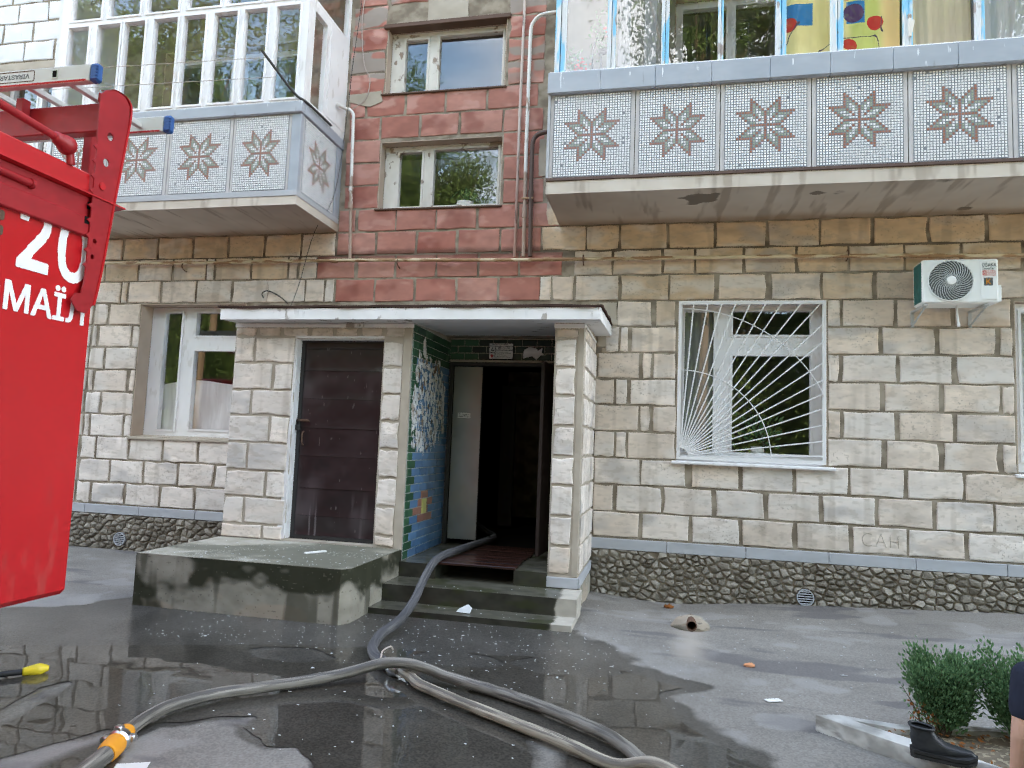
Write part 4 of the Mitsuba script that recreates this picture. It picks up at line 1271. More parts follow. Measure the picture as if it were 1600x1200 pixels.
for i, (a, b, m) in enumerate(posts):
    w = b - a
    put(rb, 'post', cat(box(a, a + w * .46, -1.035, -.965, 5.2865, 7.1, .004), box(a + w * .54, b, -1.020, -.965, 5.2865, 7.1, .004)), m)
    if i + 1 < len(posts):
        put(rb, 'pane', glass(b + .002, posts[i + 1][0] - .002, 5.287, 7.1, -.985), 'm_glass')
put(rb, 'side_pane', (np.array([[-1.15, -.95, 5.29], [-1.15, -.02, 5.29], [-1.15, -.02, 7.1], [-1.15, -.95, 7.1]]), np.array([[0, 1, 2], [0, 2, 3]])), 'm_glass')
put(rb, 'ceiling', box(-1.2, 5.2, -1.05, .0, 7.1, 7.22), 'm_soffit')
put(rb, 'back_wall', cat(xz(sbox(-1.17, 4.152, 5.2, 7.09).difference(rect(*D_RIGHT)).difference(rect(*D_RIGHT2)), -.032, -.026)), 'm_balcony_wall')
put(rb, 'hinge', cat(box(2.125, 2.155, -1.055, -1.036, 5.36, 5.58, .004), rot(box(2.15, 2.18, -1.055, -1.036, 5.40, 5.52, .004), (0, 1, 0), 12, (2.16, -1.04, 5.5))), 'm_oldpaint')
curt = lambda f, k: (lambda a, z: -.93 + .012 * np.sin(a * f) + .008 * np.sin(a * f * 2.3 + z * 3) + k)
solo('printed_curtain', cloth(curt(14, 0), 1.075, 2.09, 5.30, 7.05, 80, 10), 'm_yellowcloth', True, 'yellow printed curtain with blue and red shapes behind the right balcony glass', 'curtain')
solo('beige_curtain', cloth(curt(40, 0), 2.18, 2.69, 5.30, 7.05, 60, 6), 'm_beige', True, 'beige ribbed curtain right of the yellow printed one', 'curtain')
solo('white_curtain', cloth(curt(36, 0), 2.77, 3.9, 5.30, 7.05, 90, 6), 'm_balcony_sheer', True, 'sheer white curtain at the right end of the balcony glass', 'curtain')
solo('striped_curtain', cloth(curt(20, .1), -.53, -.09, 5.30, 7.05, 40, 6), 'm_stripe', True, 'pale striped curtain in the second balcony bay from the left post', 'curtain')
bq = thing('balcony_flowers', 'flowers in pots with a black wire stand behind the first pane of the right balcony', 'flowers')
put(bq, 'stand', cat(tube(spline([(-.78, -.8, 5.29), (-.78, -.8, 5.62), (-.74, -.8, 5.76), (-.70, -.8, 5.62), (-.69, -.8, 5.29)], 5), .008, 6), tube([(-.72, -.8, 5.60), (-.60, -.8, 5.60)], .03, 6)), 'm_black', True)
put(bq, 'pot', trimesh.creation.cylinder(.07, .10, sections=18, transform=trimesh.transformations.translation_matrix((-.90, -.8, 5.34))), 'm_rust', 40)
c = np.vstack([rng.normal(size=(150, 3)) * [.06, .05, .06] + [-.96, -.8, 5.48], rng.normal(size=(160, 3)) * [.07, .05, .12] + [-.66, -.8, 5.80]])
put(bq, 'leaves', leaves(c, rng.normal(size=c.shape), .05, .028, rng), 'm_leaf')
c = np.vstack([rng.normal(size=(40, 3)) * [.035, .03, .03] + [-.90, -.84, 5.44], rng.normal(size=(30, 3)) * [.03, .03, .03] + [-.62, -.84, 5.78]])
put(bq, 'petals', leaves(c, rng.normal(size=c.shape), .035, .03, rng), 'm_stickred')

# left balcony
lb = thing('mosaic_balcony', 'white glazed balcony with star mosaic panels behind the fire truck ladder', 'balcony')
for a, b in ((-4.785, -4.06), (-5.605, -4.785), (-6.43, -5.605), (-7.22, -6.43)):
    mosaic(lb, at(a + .004, b - a - .008))
mosaic(lb, T().translate([-3.955, -.945, 4.185]).rotate([0, 0, 1], 90).scale([.80 / .82, 1, 1]))
put(lb, 'corner_sheet', box(-4.058, -3.946, -1.012, -.947, 4.15, 5.055, .005), 'm_rail')
put(lb, 'end_sheet', box(-3.975, -3.944, -.140, -.002, 4.14, 5.055, .004), 'm_rail')
put(lb, 'rail_sheet', box(-7.3, -3.93, -1.045, -.96, 5.057, 5.185, .008), 'm_rail')
put(lb, 'rail_sheet', box(-3.985, -3.925, -.958, -.002, 5.057, 5.185, .008), 'm_rail')
sv, sf = xy(densify(sbox(-7.3, -1.01, -3.945, .0), .12, .006, 5, 8), 4.022, 4.118)
put(lb, 'slab', (sv, sf), 'm_soffit', label='concrete slab with flaking underside')
put(lb, 'drip_rail', cat(box(-7.3, -3.94, -1.02, -.98, 4.119, 4.183, .004), box(-3.98, -3.938, -.979, -.01, 4.119, 4.183, .004)), 'm_trim')
LP = [(-7.11, -6.82), (-6.70, -6.38), (-6.32, -6.04), (-5.92, -5.60), (-5.52, -5.23), (-5.12, -4.82), (-4.73, -4.44), (-4.33, -4.035)]
UPN = [(-7.10, -6.67), (-6.57, -6.13), (-6.04, -5.61), (-5.49, -5.06), (-4.97, -4.55), (-4.48, -4.035)]
fr = sbox(-7.235, 5.186, -3.935, 7.1)
for a, b in LP:
    fr = fr.difference(rect(a, b, 5.235, 6.315))
for a, b in UPN:
    fr = fr.difference(rect(a, b, 6.405, 7.02))
put(lb, 'frame', xz(fr, -1.02, -.955), 'm_paint')
for ps, z0, z1 in ((LP, 5.235, 6.315), (UPN, 6.405, 7.02)):
    for a, b in ps:
        put(lb, 'sash', xz(rect(a - .022, b + .022, z0 - .022, z1 + .022).difference(rect(a, b, z0, z1)), -1.034, -1.0215), 'm_paint')
        put(lb, 'pane', glass(a, b, z0, z1, -.99), 'm_glass')
sf_ = sbox(-.953, 5.186, -.004, 7.1).difference(rect(-.87, -.58, 5.25, 6.33)).difference(rect(-.87, -.08, 6.47, 7.02))
put(lb, 'side_frame', yz(sf_, -3.995, -3.935), 'm_paint')
put(lb, 'side_panel', yz(rect(-.50, -.06, 5.27, 6.40), -3.9345, -3.928), 'm_paint')
for (a, b, z0, z1) in ((-.87, -.58, 5.25, 6.33), (-.87, -.08, 6.47, 7.02)):
    put(lb, 'side_pane', (np.array([[-3.96, a, z0], [-3.96, b, z0], [-3.96, b, z1], [-3.96, a, z1]]), np.array([[0, 1, 2], [0, 2, 3]])), 'm_glass')
put(lb, 'ceiling', box(-7.3, -3.93, -1.03, .0, 7.1, 7.22), 'm_soffit')
put(lb, 'end_wall', box(-7.3, -7.24, -1.0, 0, 4.15, 7.09), 'm_white_block')

# ------------------------------------------------------------------ pipes and cables
def pipe(name, pts, r, mat, label, cat_='pipe', n=12, fit=(), **k):
    t = thing(name, label, cat_)
    put(t, 'tube', tube(pts, r, n), mat, 50)
    for p, q, rr in fit:
        put(t, 'coupling', tube([p, q], rr, 12), mat, 50)
    return t


gp = pipe('gas_pipe', [(x, -.095 + .004 * math.sin(x * 2.1), 3.668 - .0095 * (x + 7.2) + .006 * math.sin(x * 1.3)) for x in np.linspace(-12, 6.5, 60)], .021, 'm_pipe', 'rusty cream gas pipe running level along the whole facade', fit=[((x, -.095, 3.668 - .0095 * (x + 7.2)), (x + .07, -.095, 3.668 - .0095 * (x + 7.27)), .027) for x in (-5.3, -3.95, -2.55, -1.35, 2.6)])
for x in (-6.0, -3.1, -.9, 1.84, 3.9):
    put(gp, 'bracket', tube(spline([(x, 0, 3.55), (x, -.07, 3.56), (x, -.125, 3.60), (x, -.10, 3.65), (x, -.06, 3.645)], 5), .006, 6), 'm_rust', True)
elb = spline([(-3.90, -.30, 5.50), (-3.88, -.14, 5.535), (-3.83, -.10, 5.53), (-3.785, -.10, 5.47), (-3.78, -.10, 5.38)], 6)
pipe('riser_pipe', list(elb) + [(-3.755, -.10, 4.49), (-3.715, -.098, 3.64)], .020, 'm_pipe_white', 'white riser pipe with a bent top beside the left balcony', fit=[((-3.757, -.10, 4.55), (-3.755, -.10, 4.50), .028), ((-3.752, -.10, 4.36), (-3.748, -.10, 4.28), .030)])
pipe('riser_pipe', [(-1.685, -.08, 7.4), (-1.695, -.08, 5.34), (-1.69, -.08, 3.645)], .017, 'm_pipe_pink', 'thin straight riser pipe left of the white bent one', fit=[((-1.695, -.08, 5.40), (-1.695, -.08, 5.32), .022)])
elb = spline([(-1.16, -.12, 6.53), (-1.36, -.11, 6.54), (-1.50, -.10, 6.52), (-1.585, -.10, 6.42), (-1.60, -.10, 6.28)], 6)
pipe('riser_pipe', list(elb) + [(-1.60, -.10, 5.0), (-1.585, -.098, 3.645)], .022, 'm_pipe_white', 'white riser pipe bending into the right balcony', fit=[((-1.592, -.10, 4.22), (-1.59, -.10, 4.10), .030)])
elb = spline([(-1.17, -.12, 5.10), (-1.36, -.11, 5.10), (-1.48, -.10, 5.07), (-1.525, -.10, 4.98), (-1.53, -.10, 4.86)], 6)
bp = pipe('riser_pipe', list(elb) + [(-1.52, -.10, 4.2), (-1.505, -.10, 3.645)], .026, 'm_pipe_brown', 'dark brown bent pipe below the right balcony corner', fit=[((-1.526, -.10, 4.42), (-1.524, -.10, 4.30), .033)])
put(bp, 'clamp', box(-1.63, -1.49, -.13, -.115, 4.31, 4.33, .003), 'm_pipe')
wire = lambda name, pts, r, mat, label: solo(name, tube(spline(pts, 6), r, 5), mat, True, label, 'cable')
wire('hanging_cable', [(-3.62, -.3, 7.3), (-3.66, -.3, 6.81), (-3.73, -.3, 6.0), (-3.76, -.3, 5.44), (-3.86, -.3, 4.42), (-4.10, -.3, 3.92), (-4.22, -.35, 3.3), (-4.26, -.5, 2.93), (-4.27, -.7, 2.84)], .004, 'm_cable', 'thin black cable hanging past the left balcony corner to the canopy')
wire('pale_cable', [(-3.73, -.04, 7.3), (-3.77, -.04, 6.7), (-3.71, -.04, 6.15), (-3.62, -.04, 5.95), (-3.66, -.04, 5.70), (-3.82, -.06, 5.56)], .006, 'm_cable_pale', 'pale looping cable on the red wall beside the left balcony')
wire('wire_stub', [(-4.88, -.0, 3.19), (-4.89, -.05, 3.25), (-4.83, -.06, 3.285), (-4.74, -.05, 3.265), (-4.62, -.05, 3.20), (-4.53, -.05, 3.13)], .007, 'm_cable', 'bent wire stub sticking out of the wall left above the canopy')
br = thing('clothesline_bracket', 'dark metal rod jutting from the left balcony corner', 'rod')
put(br, 'rod', tube(spline([(-4.26, -1.36, 5.60), (-4.02, -1.08, 5.26), (-3.92, -.95, 5.195), (-3.91, -.40, 5.195)], 5), .014, 8), 'm_cable', True)
for k, z in enumerate((5.42, 5.62)):
    solo('clothes_line', tube([(-7.4, -1.22 - .05 * k, z + .03), (-5.8, -1.22 - .05 * k, z - .01), (-4.15 - .1 * k, -1.22 - .05 * k, z - .05)], .0035, 5), 'm_cable_pale', True, ('lower', 'upper')[k] + ' clothes line strung in front of the left balcony windows', 'clothes line')
br = thing('clothesline_bracket', 'short dark hook on the left edge of the right balcony glazing', 'rod')
put(br, 'rod', tube(spline([(-1.16, -1.0, 6.30), (-1.20, -1.08, 6.33), (-1.10, -1.22, 6.36)], 4), .012, 8), 'm_cable', True)

# ------------------------------------------------------------------ air conditioner
ac = thing('air_conditioner', 'white outdoor air conditioning unit with swirl fan grille on the wall', 'air conditioner')
AX0, AX1, AY0, AY1, AZ0, AZ1 = 2.43, 3.085, -.42, -.16, 3.02, 3.447
put(ac, 'casing', box(AX0, AX1, AY0, AY1, AZ0, AZ1, .014), 'm_ac')
FC, FR = np.array([2.672, 3.236]), .192
AF = frame_map((0, AY0, 0), (1, 0, 0), (0, 0, 1))
put(ac, 'fan_recess', xz(Point(*FC).buffer(FR, 40), AY0 - .003, AY0 + .002), 'm_acdark')
put(ac, 'grille_ring', tube([(FC[0] + (FR + .004) * math.cos(t), AY0 - .008, FC[1] + (FR + .004) * math.sin(t)) for t in np.linspace(0, 2 * math.pi, 60, endpoint=False)], .007, 8, closed=True), 'm_ac', True)
ribs = []
for k in range(32):
    t0 = k * 2 * math.pi / 32
    pts = []
    for s in np.linspace(0, 1, 10):
        r = .038 + s * (FR - .038)
        t = t0 + .95 * s ** 1.2
        pts.append((FC[0] + r * math.cos(t), AY0 - .012 - .012 * math.sin(math.pi * (.2 + .8 * (1 - s))), FC[1] + r * math.sin(t)))
    ribs.append(tube(pts, .0036, 5))
put(ac, 'fan_grille', cat(*ribs), 'm_acgrille', True)
put(ac, 'hub', xz(Point(*FC).buffer(.040, 20), AY0 - .036, AY0 - .014), 'm_ac')
put(ac, 'service_cover', box(2.93, 3.068, AY0 - .009, AY0 - .001, 3.05, 3.425, .004), 'm_ac')
put(ac, 'side_fins', cat(*[box(AX0 - .004, AX0 + .003, AY0 + .035 + i * .018, AY0 + .045 + i * .018, AZ0 + .02, AZ1 - .02) for i in range(11)]), 'm_teal')
put(ac, 'side_box', box(AX1 + .001, AX1 + .035, AY0 + .03, AY1 - .03, 3.04, 3.20, .006), 'm_ac')
AT = frame_map((0, AY0 - .0095, 0), (1, 0, 0), (0, 0, 1))
put(ac, 'lettering', text('OSAKA', .034, AT, (2.940, 3.368), .001, True, .122), 'm_acdark')
put(ac, 'lettering', text('Inverter', .020, AT, (2.945, 3.340), .001, True, .10), 'm_acdark')
put(ac, 'red_sticker', box(2.945, 3.055, AY0 - .0115, AY0 - .0095, 3.282, 3.330), 'm_stickred')
put(ac, 'sticker_field', box(2.978, 3.052, AY0 - .0125, AY0 - .0116, 3.286, 3.326), 'm_paperwhite')
A2 = frame_map((0, AY0 - .0127, 0), (1, 0, 0), (0, 0, 1))
put(ac, 'lettering', text('5', .030, A2, (2.951, 3.290), .001, True), 'm_paperwhite')
put(ac, 'lettering', text('РОКІВ', .012, A2, (2.982, 3.307), .001, True, .062), 'm_stickred')
put(ac, 'lettering', text('гарантії', .009, A2, (2.982, 3.292), .001, False, .062), 'm_stickred')
put(ac, 'dark_sticker', box(2.955, 3.030, AY0 - .0112, AY0 - .0095, 3.185, 3.262), 'm_acdark')
put(ac, 'lettering', text('K', .050, frame_map((0, AY0 - .0113, 0), (1, 0, 0), (0, 0, 1)), (2.972, 3.198), .0015, True), 'm_stickorange')
for x in (2.462, 2.985):
    put(ac, 'bracket', cat(box(x - .016, x + .016, AY0 + .01, -.02, 2.998, 3.014), box(x - .016, x + .016, -.034, -.0225, 2.85, 2.997), tube([(x, -.38, 2.99), (x, -.03, 2.865)], .011, 4)), 'm_acbracket')
put(ac, 'drain_stub', tube([(2.77, -.29, 3.02), (2.775, -.29, 2.93), (2.785, -.29, 2.83)], .010, 8), 'm_paint', True)
put(ac, 'drain_tip', tube([(2.785, -.29, 2.84), (2.787, -.29, 2.812)], .015, 8), 'm_paint', True)
# ------------------------------------------------------------------ the yard
gx = np.unique(np.r_[-200, -120, -60, -30, -18, np.arange(-12, 8.01, .16), 14, 30, 60, 120, 200])
gy = np.unique(np.r_[-200, -120, -60, -30, -18, np.arange(-12, .4, .16), .36])
X, Y = np.meshgrid(gx, gy)
V = np.stack([X, Y, gh(X, Y)], -1).reshape(-1, 3)
i, j = np.meshgrid(np.arange(len(gy) - 1), np.arange(len(gx) - 1), indexing='ij')
n = len(gx)
q = np.stack([i * n + j, i * n + j + 1, (i + 1) * n + j + 1, (i + 1) * n + j], -1).reshape(-1, 4)
solo('ground', (V, np.vstack([q[:, [0, 1, 2]], q[:, [0, 2, 3]]])), 'm_ground', True, 'grey asphalt yard, dark and wet in front of the entrance', 'asphalt', kind='structure')

wetp = Polygon(WET).buffer(-.10)
pud = wetp.intersection(Polygon([(-5.2, -3.9), (-3.6, -3.35), (-2.6, -2.95), (-1.6, -2.75), (-.75, -2.65), (-.2, -2.75), (.25, -3.0), (.9, -4.2), (.6, -6), (-5, -6)]))
pud = densify(pud, .08, .06, 3.5, 3)
for k, isl in enumerate([ISLAND] + STREAKS):
    pud = pud.difference(densify(Polygon(isl).buffer(.035), .04, .03, 7.0, 4 + k))
for bx_, by_, br_ in ((-.62, -2.80, .26), (-1.35, -2.86, .22), (-2.5, -3.15, .22)):
    pud = pud.difference(densify(affinity.scale(Point(bx_, by_).buffer(br_), 1.5, .7), .04, .06, 5.0, int(abs(bx_) * 10)))
pv, pf = [], []
parts = []
for g in getattr(pud, 'geoms', [pud]):
    if g.area > .02:
        v, f = trimesh.creation.triangulate_polygon(g, engine='earcut')
        parts.append((np.c_[v, np.full(len(v), .004)], f))
solo('puddle', cat(*parts), 'm_puddle', False, 'shallow puddle mirroring the facade around the fire hoses', 'puddle', kind='structure')

# chips and crumbs washed over the ground
rc = np.random.default_rng(9)
ms = []
zones = [((-3.9, -.3), (-3.1, -1.95), 430), ((-3.0, .2), (-4.6, -3.0), 110), ((-.6, 1.6), (-3.2, -.6), 90), ((-4.4, -2.5), (-2.3, -1.2), 50), ((-2.4, -.75), (-1.85, -1.25), 26), ((.4, 3.2), (-2.8, -.4), 60)]
pfoot = pp.buffer(.0)
for (xa, xb), (ya, yb), n in zones:
    for _ in range(n):
        x, y = rc.uniform(xa, xb), rc.uniform(ya, yb)
        z = float(gh(x, y)) + .0045
        if pfoot.contains(Point(x, y)):
            z = .447
        elif -2.56 < x < -.69 and y > -1.88:
            z = .052 if y < -1.6 else (.202 if y < -1.22 else None)
        if z is None:
            continue
        s = rc.uniform(.002, .0062) * (2.2 if rc.random() < .08 else 1)
        m = rc.integers(4, 7)
        t = np.sort(rc.uniform(0, 6.283, m))
        P = np.c_[x + s * rc.uniform(.6, 1.3, m) * np.cos(t) * rc.uniform(.8, 1.8), y + s * rc.uniform(.6, 1.2, m) * np.sin(t)]
        h = rc.uniform(.001, .004)
        V = np.vstack([np.c_[P, np.full(m, z)], np.c_[P, np.full(m, z + h)], [[x, y, z + h * 1.6]]])
        a = np.arange(m); b = (a + 1) % m
        ms.append((V, np.vstack([np.c_[a, b, b + m], np.c_[a, b + m, a + m], np.c_[a + m, b + m, a * 0 + 2 * m]])))
solo('paint_flakes', cat(*ms), 'm_chip', False, 'small white flakes and crumbs scattered over the wet ground', 'debris', kind='stuff')
solo('orange_peel', (lambda s: (np.asarray(s.vertices) * [.040, .024, .014] + [.64, -2.34, .012] + .012 * (meshkit.noise(np.asarray(s.vertices) * 2.2)[:, None] - .5), np.asarray(s.faces)))(trimesh.creation.icosphere(2)), 'm_peel', 30, 'crumpled orange peel on the dry asphalt', 'litter')
solo('dry_leaf', (lambda s: (np.asarray(s.vertices) * [.05, .03, .016] + [.10, -.28, float(gh(.1, -.28)) + .018] + .03 * (meshkit.noise(np.asarray(s.vertices) * 3.2)[:, None] - .5), np.asarray(s.faces)))(trimesh.creation.icosphere(2)), 'm_leaf_rust', 30, 'crumpled brown dry leaf at the foot of the plinth', 'leaf')
for (x, y, w, lab) in ((-2.30, -4.86, .07, 'flat pale scrap of film on the dry patch beside the orange hose joint'), (.70, -3.02, .05, 'pale scrap lying near the tip of the flower bed kerb')):
    solo('plastic_scrap', xy(densify(affinity.rotate(sbox(x - w, y - w * .5, x + w, y + w * .5), 25), .03, .008), .0045 + float(gh(x, y)), .008 + float(gh(x, y))), 'm_paperwhite', False, lab, 'litter')

# drain stub in a cement collar
dn = thing('drain_pipe', 'stub of a drain pipe in a cement collar on the asphalt', 'drain pipe')
DX, DY = .275, -1.38
zg = float(gh(DX, DY))
s = trimesh.creation.icosphere(4)
v = np.asarray(s.vertices)
v = v * [.165, .15, .105] * (.86 + .3 * meshkit.fbm(v * 2.4, 3)[:, None]) + [DX, DY + .05, zg - .01]
cut = trimesh.Trimesh(v, s.faces)
import manifold3d as m3


def mani(m):
    return m3.Manifold(m3.Mesh(np.asarray(m[0], np.float32), np.asarray(m[1], np.uint32)))


hole = mani(tube([(DX, DY - .3, zg + .045), (DX, DY + .12, zg + .055)], .043, 24))
put(dn, 'collar', mani((cut.vertices, cut.faces)) - hole, 'm_concrete')
ring = mani(tube([(DX, DY - .125, zg + .047), (DX, DY + .11, zg + .055)], .0425, 28)) - mani(tube([(DX, DY - .2, zg + .047), (DX, DY + .10, zg + .054)], .037, 28))
put(dn, 'tube', ring, 'm_rust', 40)
put(dn, 'back', tube([(DX, DY + .09, zg + .05), (DX, DY + .1, zg + .05)], .0365, 20), 'm_dark')

# ------------------------------------------------------------------ fire hoses
def hose(name, pts, r, mat, label):
    t = thing(name, label, 'hose')
    p = spline(pts, 10)
    v, f = tube(p, r, 20, caps=False)
    L = np.r_[0, np.cumsum(np.linalg.norm(np.diff(p, axis=0), axis=1))]
    v += (meshkit.noise(v * 14)[:, None] - .5) * .003
    ring = np.abs((np.arange(20) / 20 * 2 - 1))
    uv = np.stack([np.repeat(L, 20), np.tile(ring, len(p))], 1)
    put(t, 'tube', (v, f), mat, True, uv=uv)
    return t


h1 = hose('fire_hose', [(-2.5, 1.9, .36), (-2.25, 1.35, .36), (-2.02, .85, .37), (-1.95, .30, .395), (-1.99, -.23, .405), (-2.03, -.69, .407), (-2.065, -1.05, .408), (-2.085, -1.30, .375), (-2.07, -1.62, .27), (-2.03, -1.95, .165), (-2.02, -2.3, .08), (-2.04, -2.62, .052), (-1.985, -2.90, .05), (-1.92, -3.06, .05), (-1.83, -3.19, .05), (-1.73, -3.275, .05)], .037, 'm_hose_dark', 'dark grey fire hose running out of the doorway down the steps')
put(h1, 'ferrule', tube([(-1.735, -3.27, .05), (-1.70, -3.295, .05), (-1.69, -3.302, .05)], [.043, .045, .041], 18), 'm_black', 40)
put(h1, 'coupling', cat(tube([(-1.69, -3.302, .052), (-1.665, -3.320, .052), (-1.64, -3.338, .052), (-1.60, -3.365, .05)], [.046, .060, .058, .045], 18), *[move(box(-.018, .018, -.014, .014, 0, .022, .006), (-1.665 + .045 * math.cos(a), -3.32 + .045 * math.sin(a), .075)) for a in (.4, 2.4)]), 'm_steel', 40, label='bright metal coupling')
put(h1, 'wire_tie', tube(spline([(-1.79, -3.28, .01), (-1.775, -3.27, .09), (-1.79, -3.21, .11), (-1.76, -3.15, .125), (-1.75, -3.13, .10)], 5), .006, 6), 'm_cable_pale', True)
h2 = hose('fire_hose', [(-2.445, -4.83, .046), (-2.50, -4.69, .046), (-2.55, -4.49, .046), (-2.545, -4.29, .046), (-2.44, -4.08, .046), (-2.27, -3.91, .046), (-2.08, -3.75, .050), (-1.87, -3.60, .075), (-1.66, -3.49, .125), (-1.48, -3.43, .115), (-1.27, -3.425, .065), (-1.0, -3.50, .047), (-.70, -3.64, .046), (-.42, -3.82, .046), (-.24, -3.96, .046), (-.10, -4.14, .046), (.02, -4.40, .046), (.10, -4.8, .046), (.1, -5.5, .046)], .033, 'm_hose_light', 'worn grey hose crossing the puddle from the orange joint')
h3 = hose('fire_hose', [(-1.60, -3.365, .05), (-1.50, -3.45, .046), (-1.40, -3.555, .044), (-1.09, -3.75, .044), (-.75, -3.94, .044), (-.45, -4.11, .044), (-.19, -4.28, .044), (.0, -4.42, .13), (.16, -4.6, .13), (.3, -4.9, .05), (.4, -5.5, .045)], .031, 'm_hose_tan', 'pale worn hose running right from under the crossing')
d = np.array([.055, -.14, 0]) / .15
P0 = np.array([-2.50, -4.69, .046])
at_ = lambda s: tuple(np.array([-2.50, -4.69, .047]) + d * s)
put(h2, 'orange_sleeve', tube([at_(-.05), at_(.005), at_(.02)], [.040, .045, .043], 20), 'm_orange', 40, label='orange sleeve behind the metal joint')
put(h2, 'orange_sleeve', tube([at_(.075), at_(.09), at_(.17), at_(.20)], [.043, .051, .048, .041], 20), 'm_orange', 40, label='orange sleeve in front of the metal joint')
put(h2, 'coupling', cat(tube([at_(.02), at_(.03), at_(.065), at_(.075)], [.043, .054, .054, .043], 20), *[move(box(-.02, .02, -.016, .016, -.016, .016, .005), np.array(at_(.048)) + [.053 * math.cos(a), .025 * math.cos(a), .053 * math.sin(a)]) for a in (.2, 1.6, 3.0)]), 'm_steel', 40, label='metal joint with lugs')
h4 = hose('fire_hose', [at_(.2), (-2.40, -5.0, .046), (-2.36, -5.2, .046), (-2.3, -5.6, .046)], .040, 'm_hose_light', 'short pale hose end leaving the orange joint at the lower edge')
yr = thing('pry_bar', 'black rod with a yellow tip lying on the wet asphalt at the left', 'rod')
put(yr, 'rod', tube([(-4.6, -4.95, .03), (-3.74, -4.05, .028)], .017, 10), 'm_black', 40)
put(yr, 'tip', tube(spline([(-3.755, -4.066, .028), (-3.72, -4.03, .03), (-3.69, -3.99, .03), (-3.665, -3.965, .03)], 4), np.r_[np.linspace(.022, .034, 7), np.linspace(.034, .014, 6)], 14), 'm_yellow', True)

# ------------------------------------------------------------------ fire truck, seen from its rear corner
tk = thing('fire_truck', 'red fire truck with white lettering and a ladder rack at the left edge', 'fire truck')
TX, TY0, TY1 = -3.185, -6.85, -4.372
put(tk, 'body', box(-9.2, TX, TY0, TY1, .60, 2.60, .028), 'm_truck')
put(tk, 'chassis', box(-9.0, -3.6, -6.4, -4.8, .38, .598, .02), 'm_black')
for wy in (-6.62, -4.72):
    for wx in (-5.2, -8.2):
        wh = put(tk, 'wheel', trimesh.creation.cylinder(.48, .28, sections=36, transform=trimesh.transformations.concatenate_matrices(trimesh.transformations.translation_matrix((wx, wy, .48)), trimesh.transformations.rotation_matrix(math.pi / 2, (1, 0, 0)))), 'm_rubber', 30)
        put(wh, 'rim', trimesh.creation.cylinder(.25, .29, sections=24, transform=trimesh.transformations.concatenate_matrices(trimesh.transformations.translation_matrix((wx, wy, .48)), trimesh.transformations.rotation_matrix(math.pi / 2, (1, 0, 0)))), 'm_alupaint', 30)
FT = frame_map((TX + .001, 0, 0), (0, 1, 0), (0, 0, 1))
put(tk, 'lettering', text('20', .345, FT, (-4.885, 2.315), .002, True, .44), 'm_truckwhite', label='large white number 20')
put(tk, 'lettering', text('ІЗМАЇЛ', .142, FT, (-5.135, 2.085), .002, True, .695), 'm_truckwhite', label='white town name lettering')
put(tk, 'rear_beam', box(TX + .002, TX + .030, TY0, -4.43, 2.575, 2.685, .006), 'm_truckgear')
put(tk, 'recess', box(TX - .03, TX + .012, TY0, -4.42, 2.686, 2.80), 'm_truckgear')
put(tk, 'flange', rot(box(TX - .10, TX + .050, TY0, -4.262, 2.802, 2.811), (0, 1, 0), -7, (TX, 0, 2.806)), 'm_truck')
put(tk, 'upper_beam', box(TX - .05, TX + .018, TY0, -4.50, 2.815, 2.935, .008), 'm_truck')
for y, z in ((-4.455, 2.755), (-4.482, 2.665)):
    put(tk, 'rectangular_hole', box(TX + .0305 if z < 2.69 else TX + .0125, TX + .032 if z < 2.69 else TX + .014, y - .045, y + .045, z - .020, z + .020), 'm_dark')
put(tk, 'tube_light', cat(tube([(TX + .02, -5.25, 2.745), (TX + .02, -4.86, 2.74)], .020, 10), tube([(TX + .02, -4.87, 2.74), (TX + .02, -4.85, 2.74)], .026, 10)), 'm_truckgear', 40)
for k in range(2):
    put(tk, 'slot_plate', yz(affinity.translate(sbox(-5.4, -.012, -4.985, .012).buffer(.012), 0, 2.535 - .075 * k), TX + .003, TX + .006), 'm_rust')
# hook plate with holes and teeth
pts = [(-4.505, 3.19), (-4.505, 3.40), (-4.47, 3.44), (-4.40, 3.475), (-4.33, 3.47), (-4.29, 3.43), (-4.29, 3.30), (-4.345, 2.85), (-4.395, 2.42), (-4.43, 2.20), (-4.47, 2.145), (-4.53, 2.15), (-4.575, 2.20), (-4.55, 2.245), (-4.515, 2.25), (-4.50, 2.32)]
for z in np.arange(2.40, 3.15, .085):
    pts += [(-4.497, z), (-4.520, z + .012), (-4.497, z + .030)]
hp = Polygon(pts).buffer(0)
for y, z in ((-4.412, 3.19), (-4.425, 3.03), (-4.455, 2.56), (-4.462, 2.47)):
    hp = hp.difference(Point(y, z).buffer(.023 if z > 2.7 else .014, 16))
put(tk, 'hook_plate', yz(hp, TX + .033, TX + .041), 'm_truckgear')
edge = spline([(-4.42, 3.472), (-4.36, 3.478), (-4.31, 3.462), (-4.285, 3.42), (-4.29, 3.30), (-4.345, 2.85), (-4.395, 2.42), (-4.43, 2.20)], 6)
ev = []
for s_ in (-.006, .006):
    for xx in (TX - .045, TX + .047):
        ev.append(np.c_[np.full(len(edge), xx), edge[:, 0] + s_ + .006, edge[:, 1]])
n = len(edge)
V = np.vstack(ev); F = []
for a in range(n - 1):
    for (p, q) in ((0, 1), (1, 3), (3, 2), (2, 0)):
        F += [[p * n + a, q * n + a, q * n + a + 1], [p * n + a, q * n + a + 1, p * n + a + 1]]
put(tk, 'plate_flange', (V, np.array(F)), 'm_truck', 40)
put(tk, 'red_reflector', tube([(TX + .042, -4.44, 2.885), (TX + .047, -4.44, 2.885)], .022, 18), 'm_truck')
put(tk, 'rack_beam', box(-9.0, TX + .028, -4.44, -4.37, 3.215, 3.385, .006), 'm_truckgear')
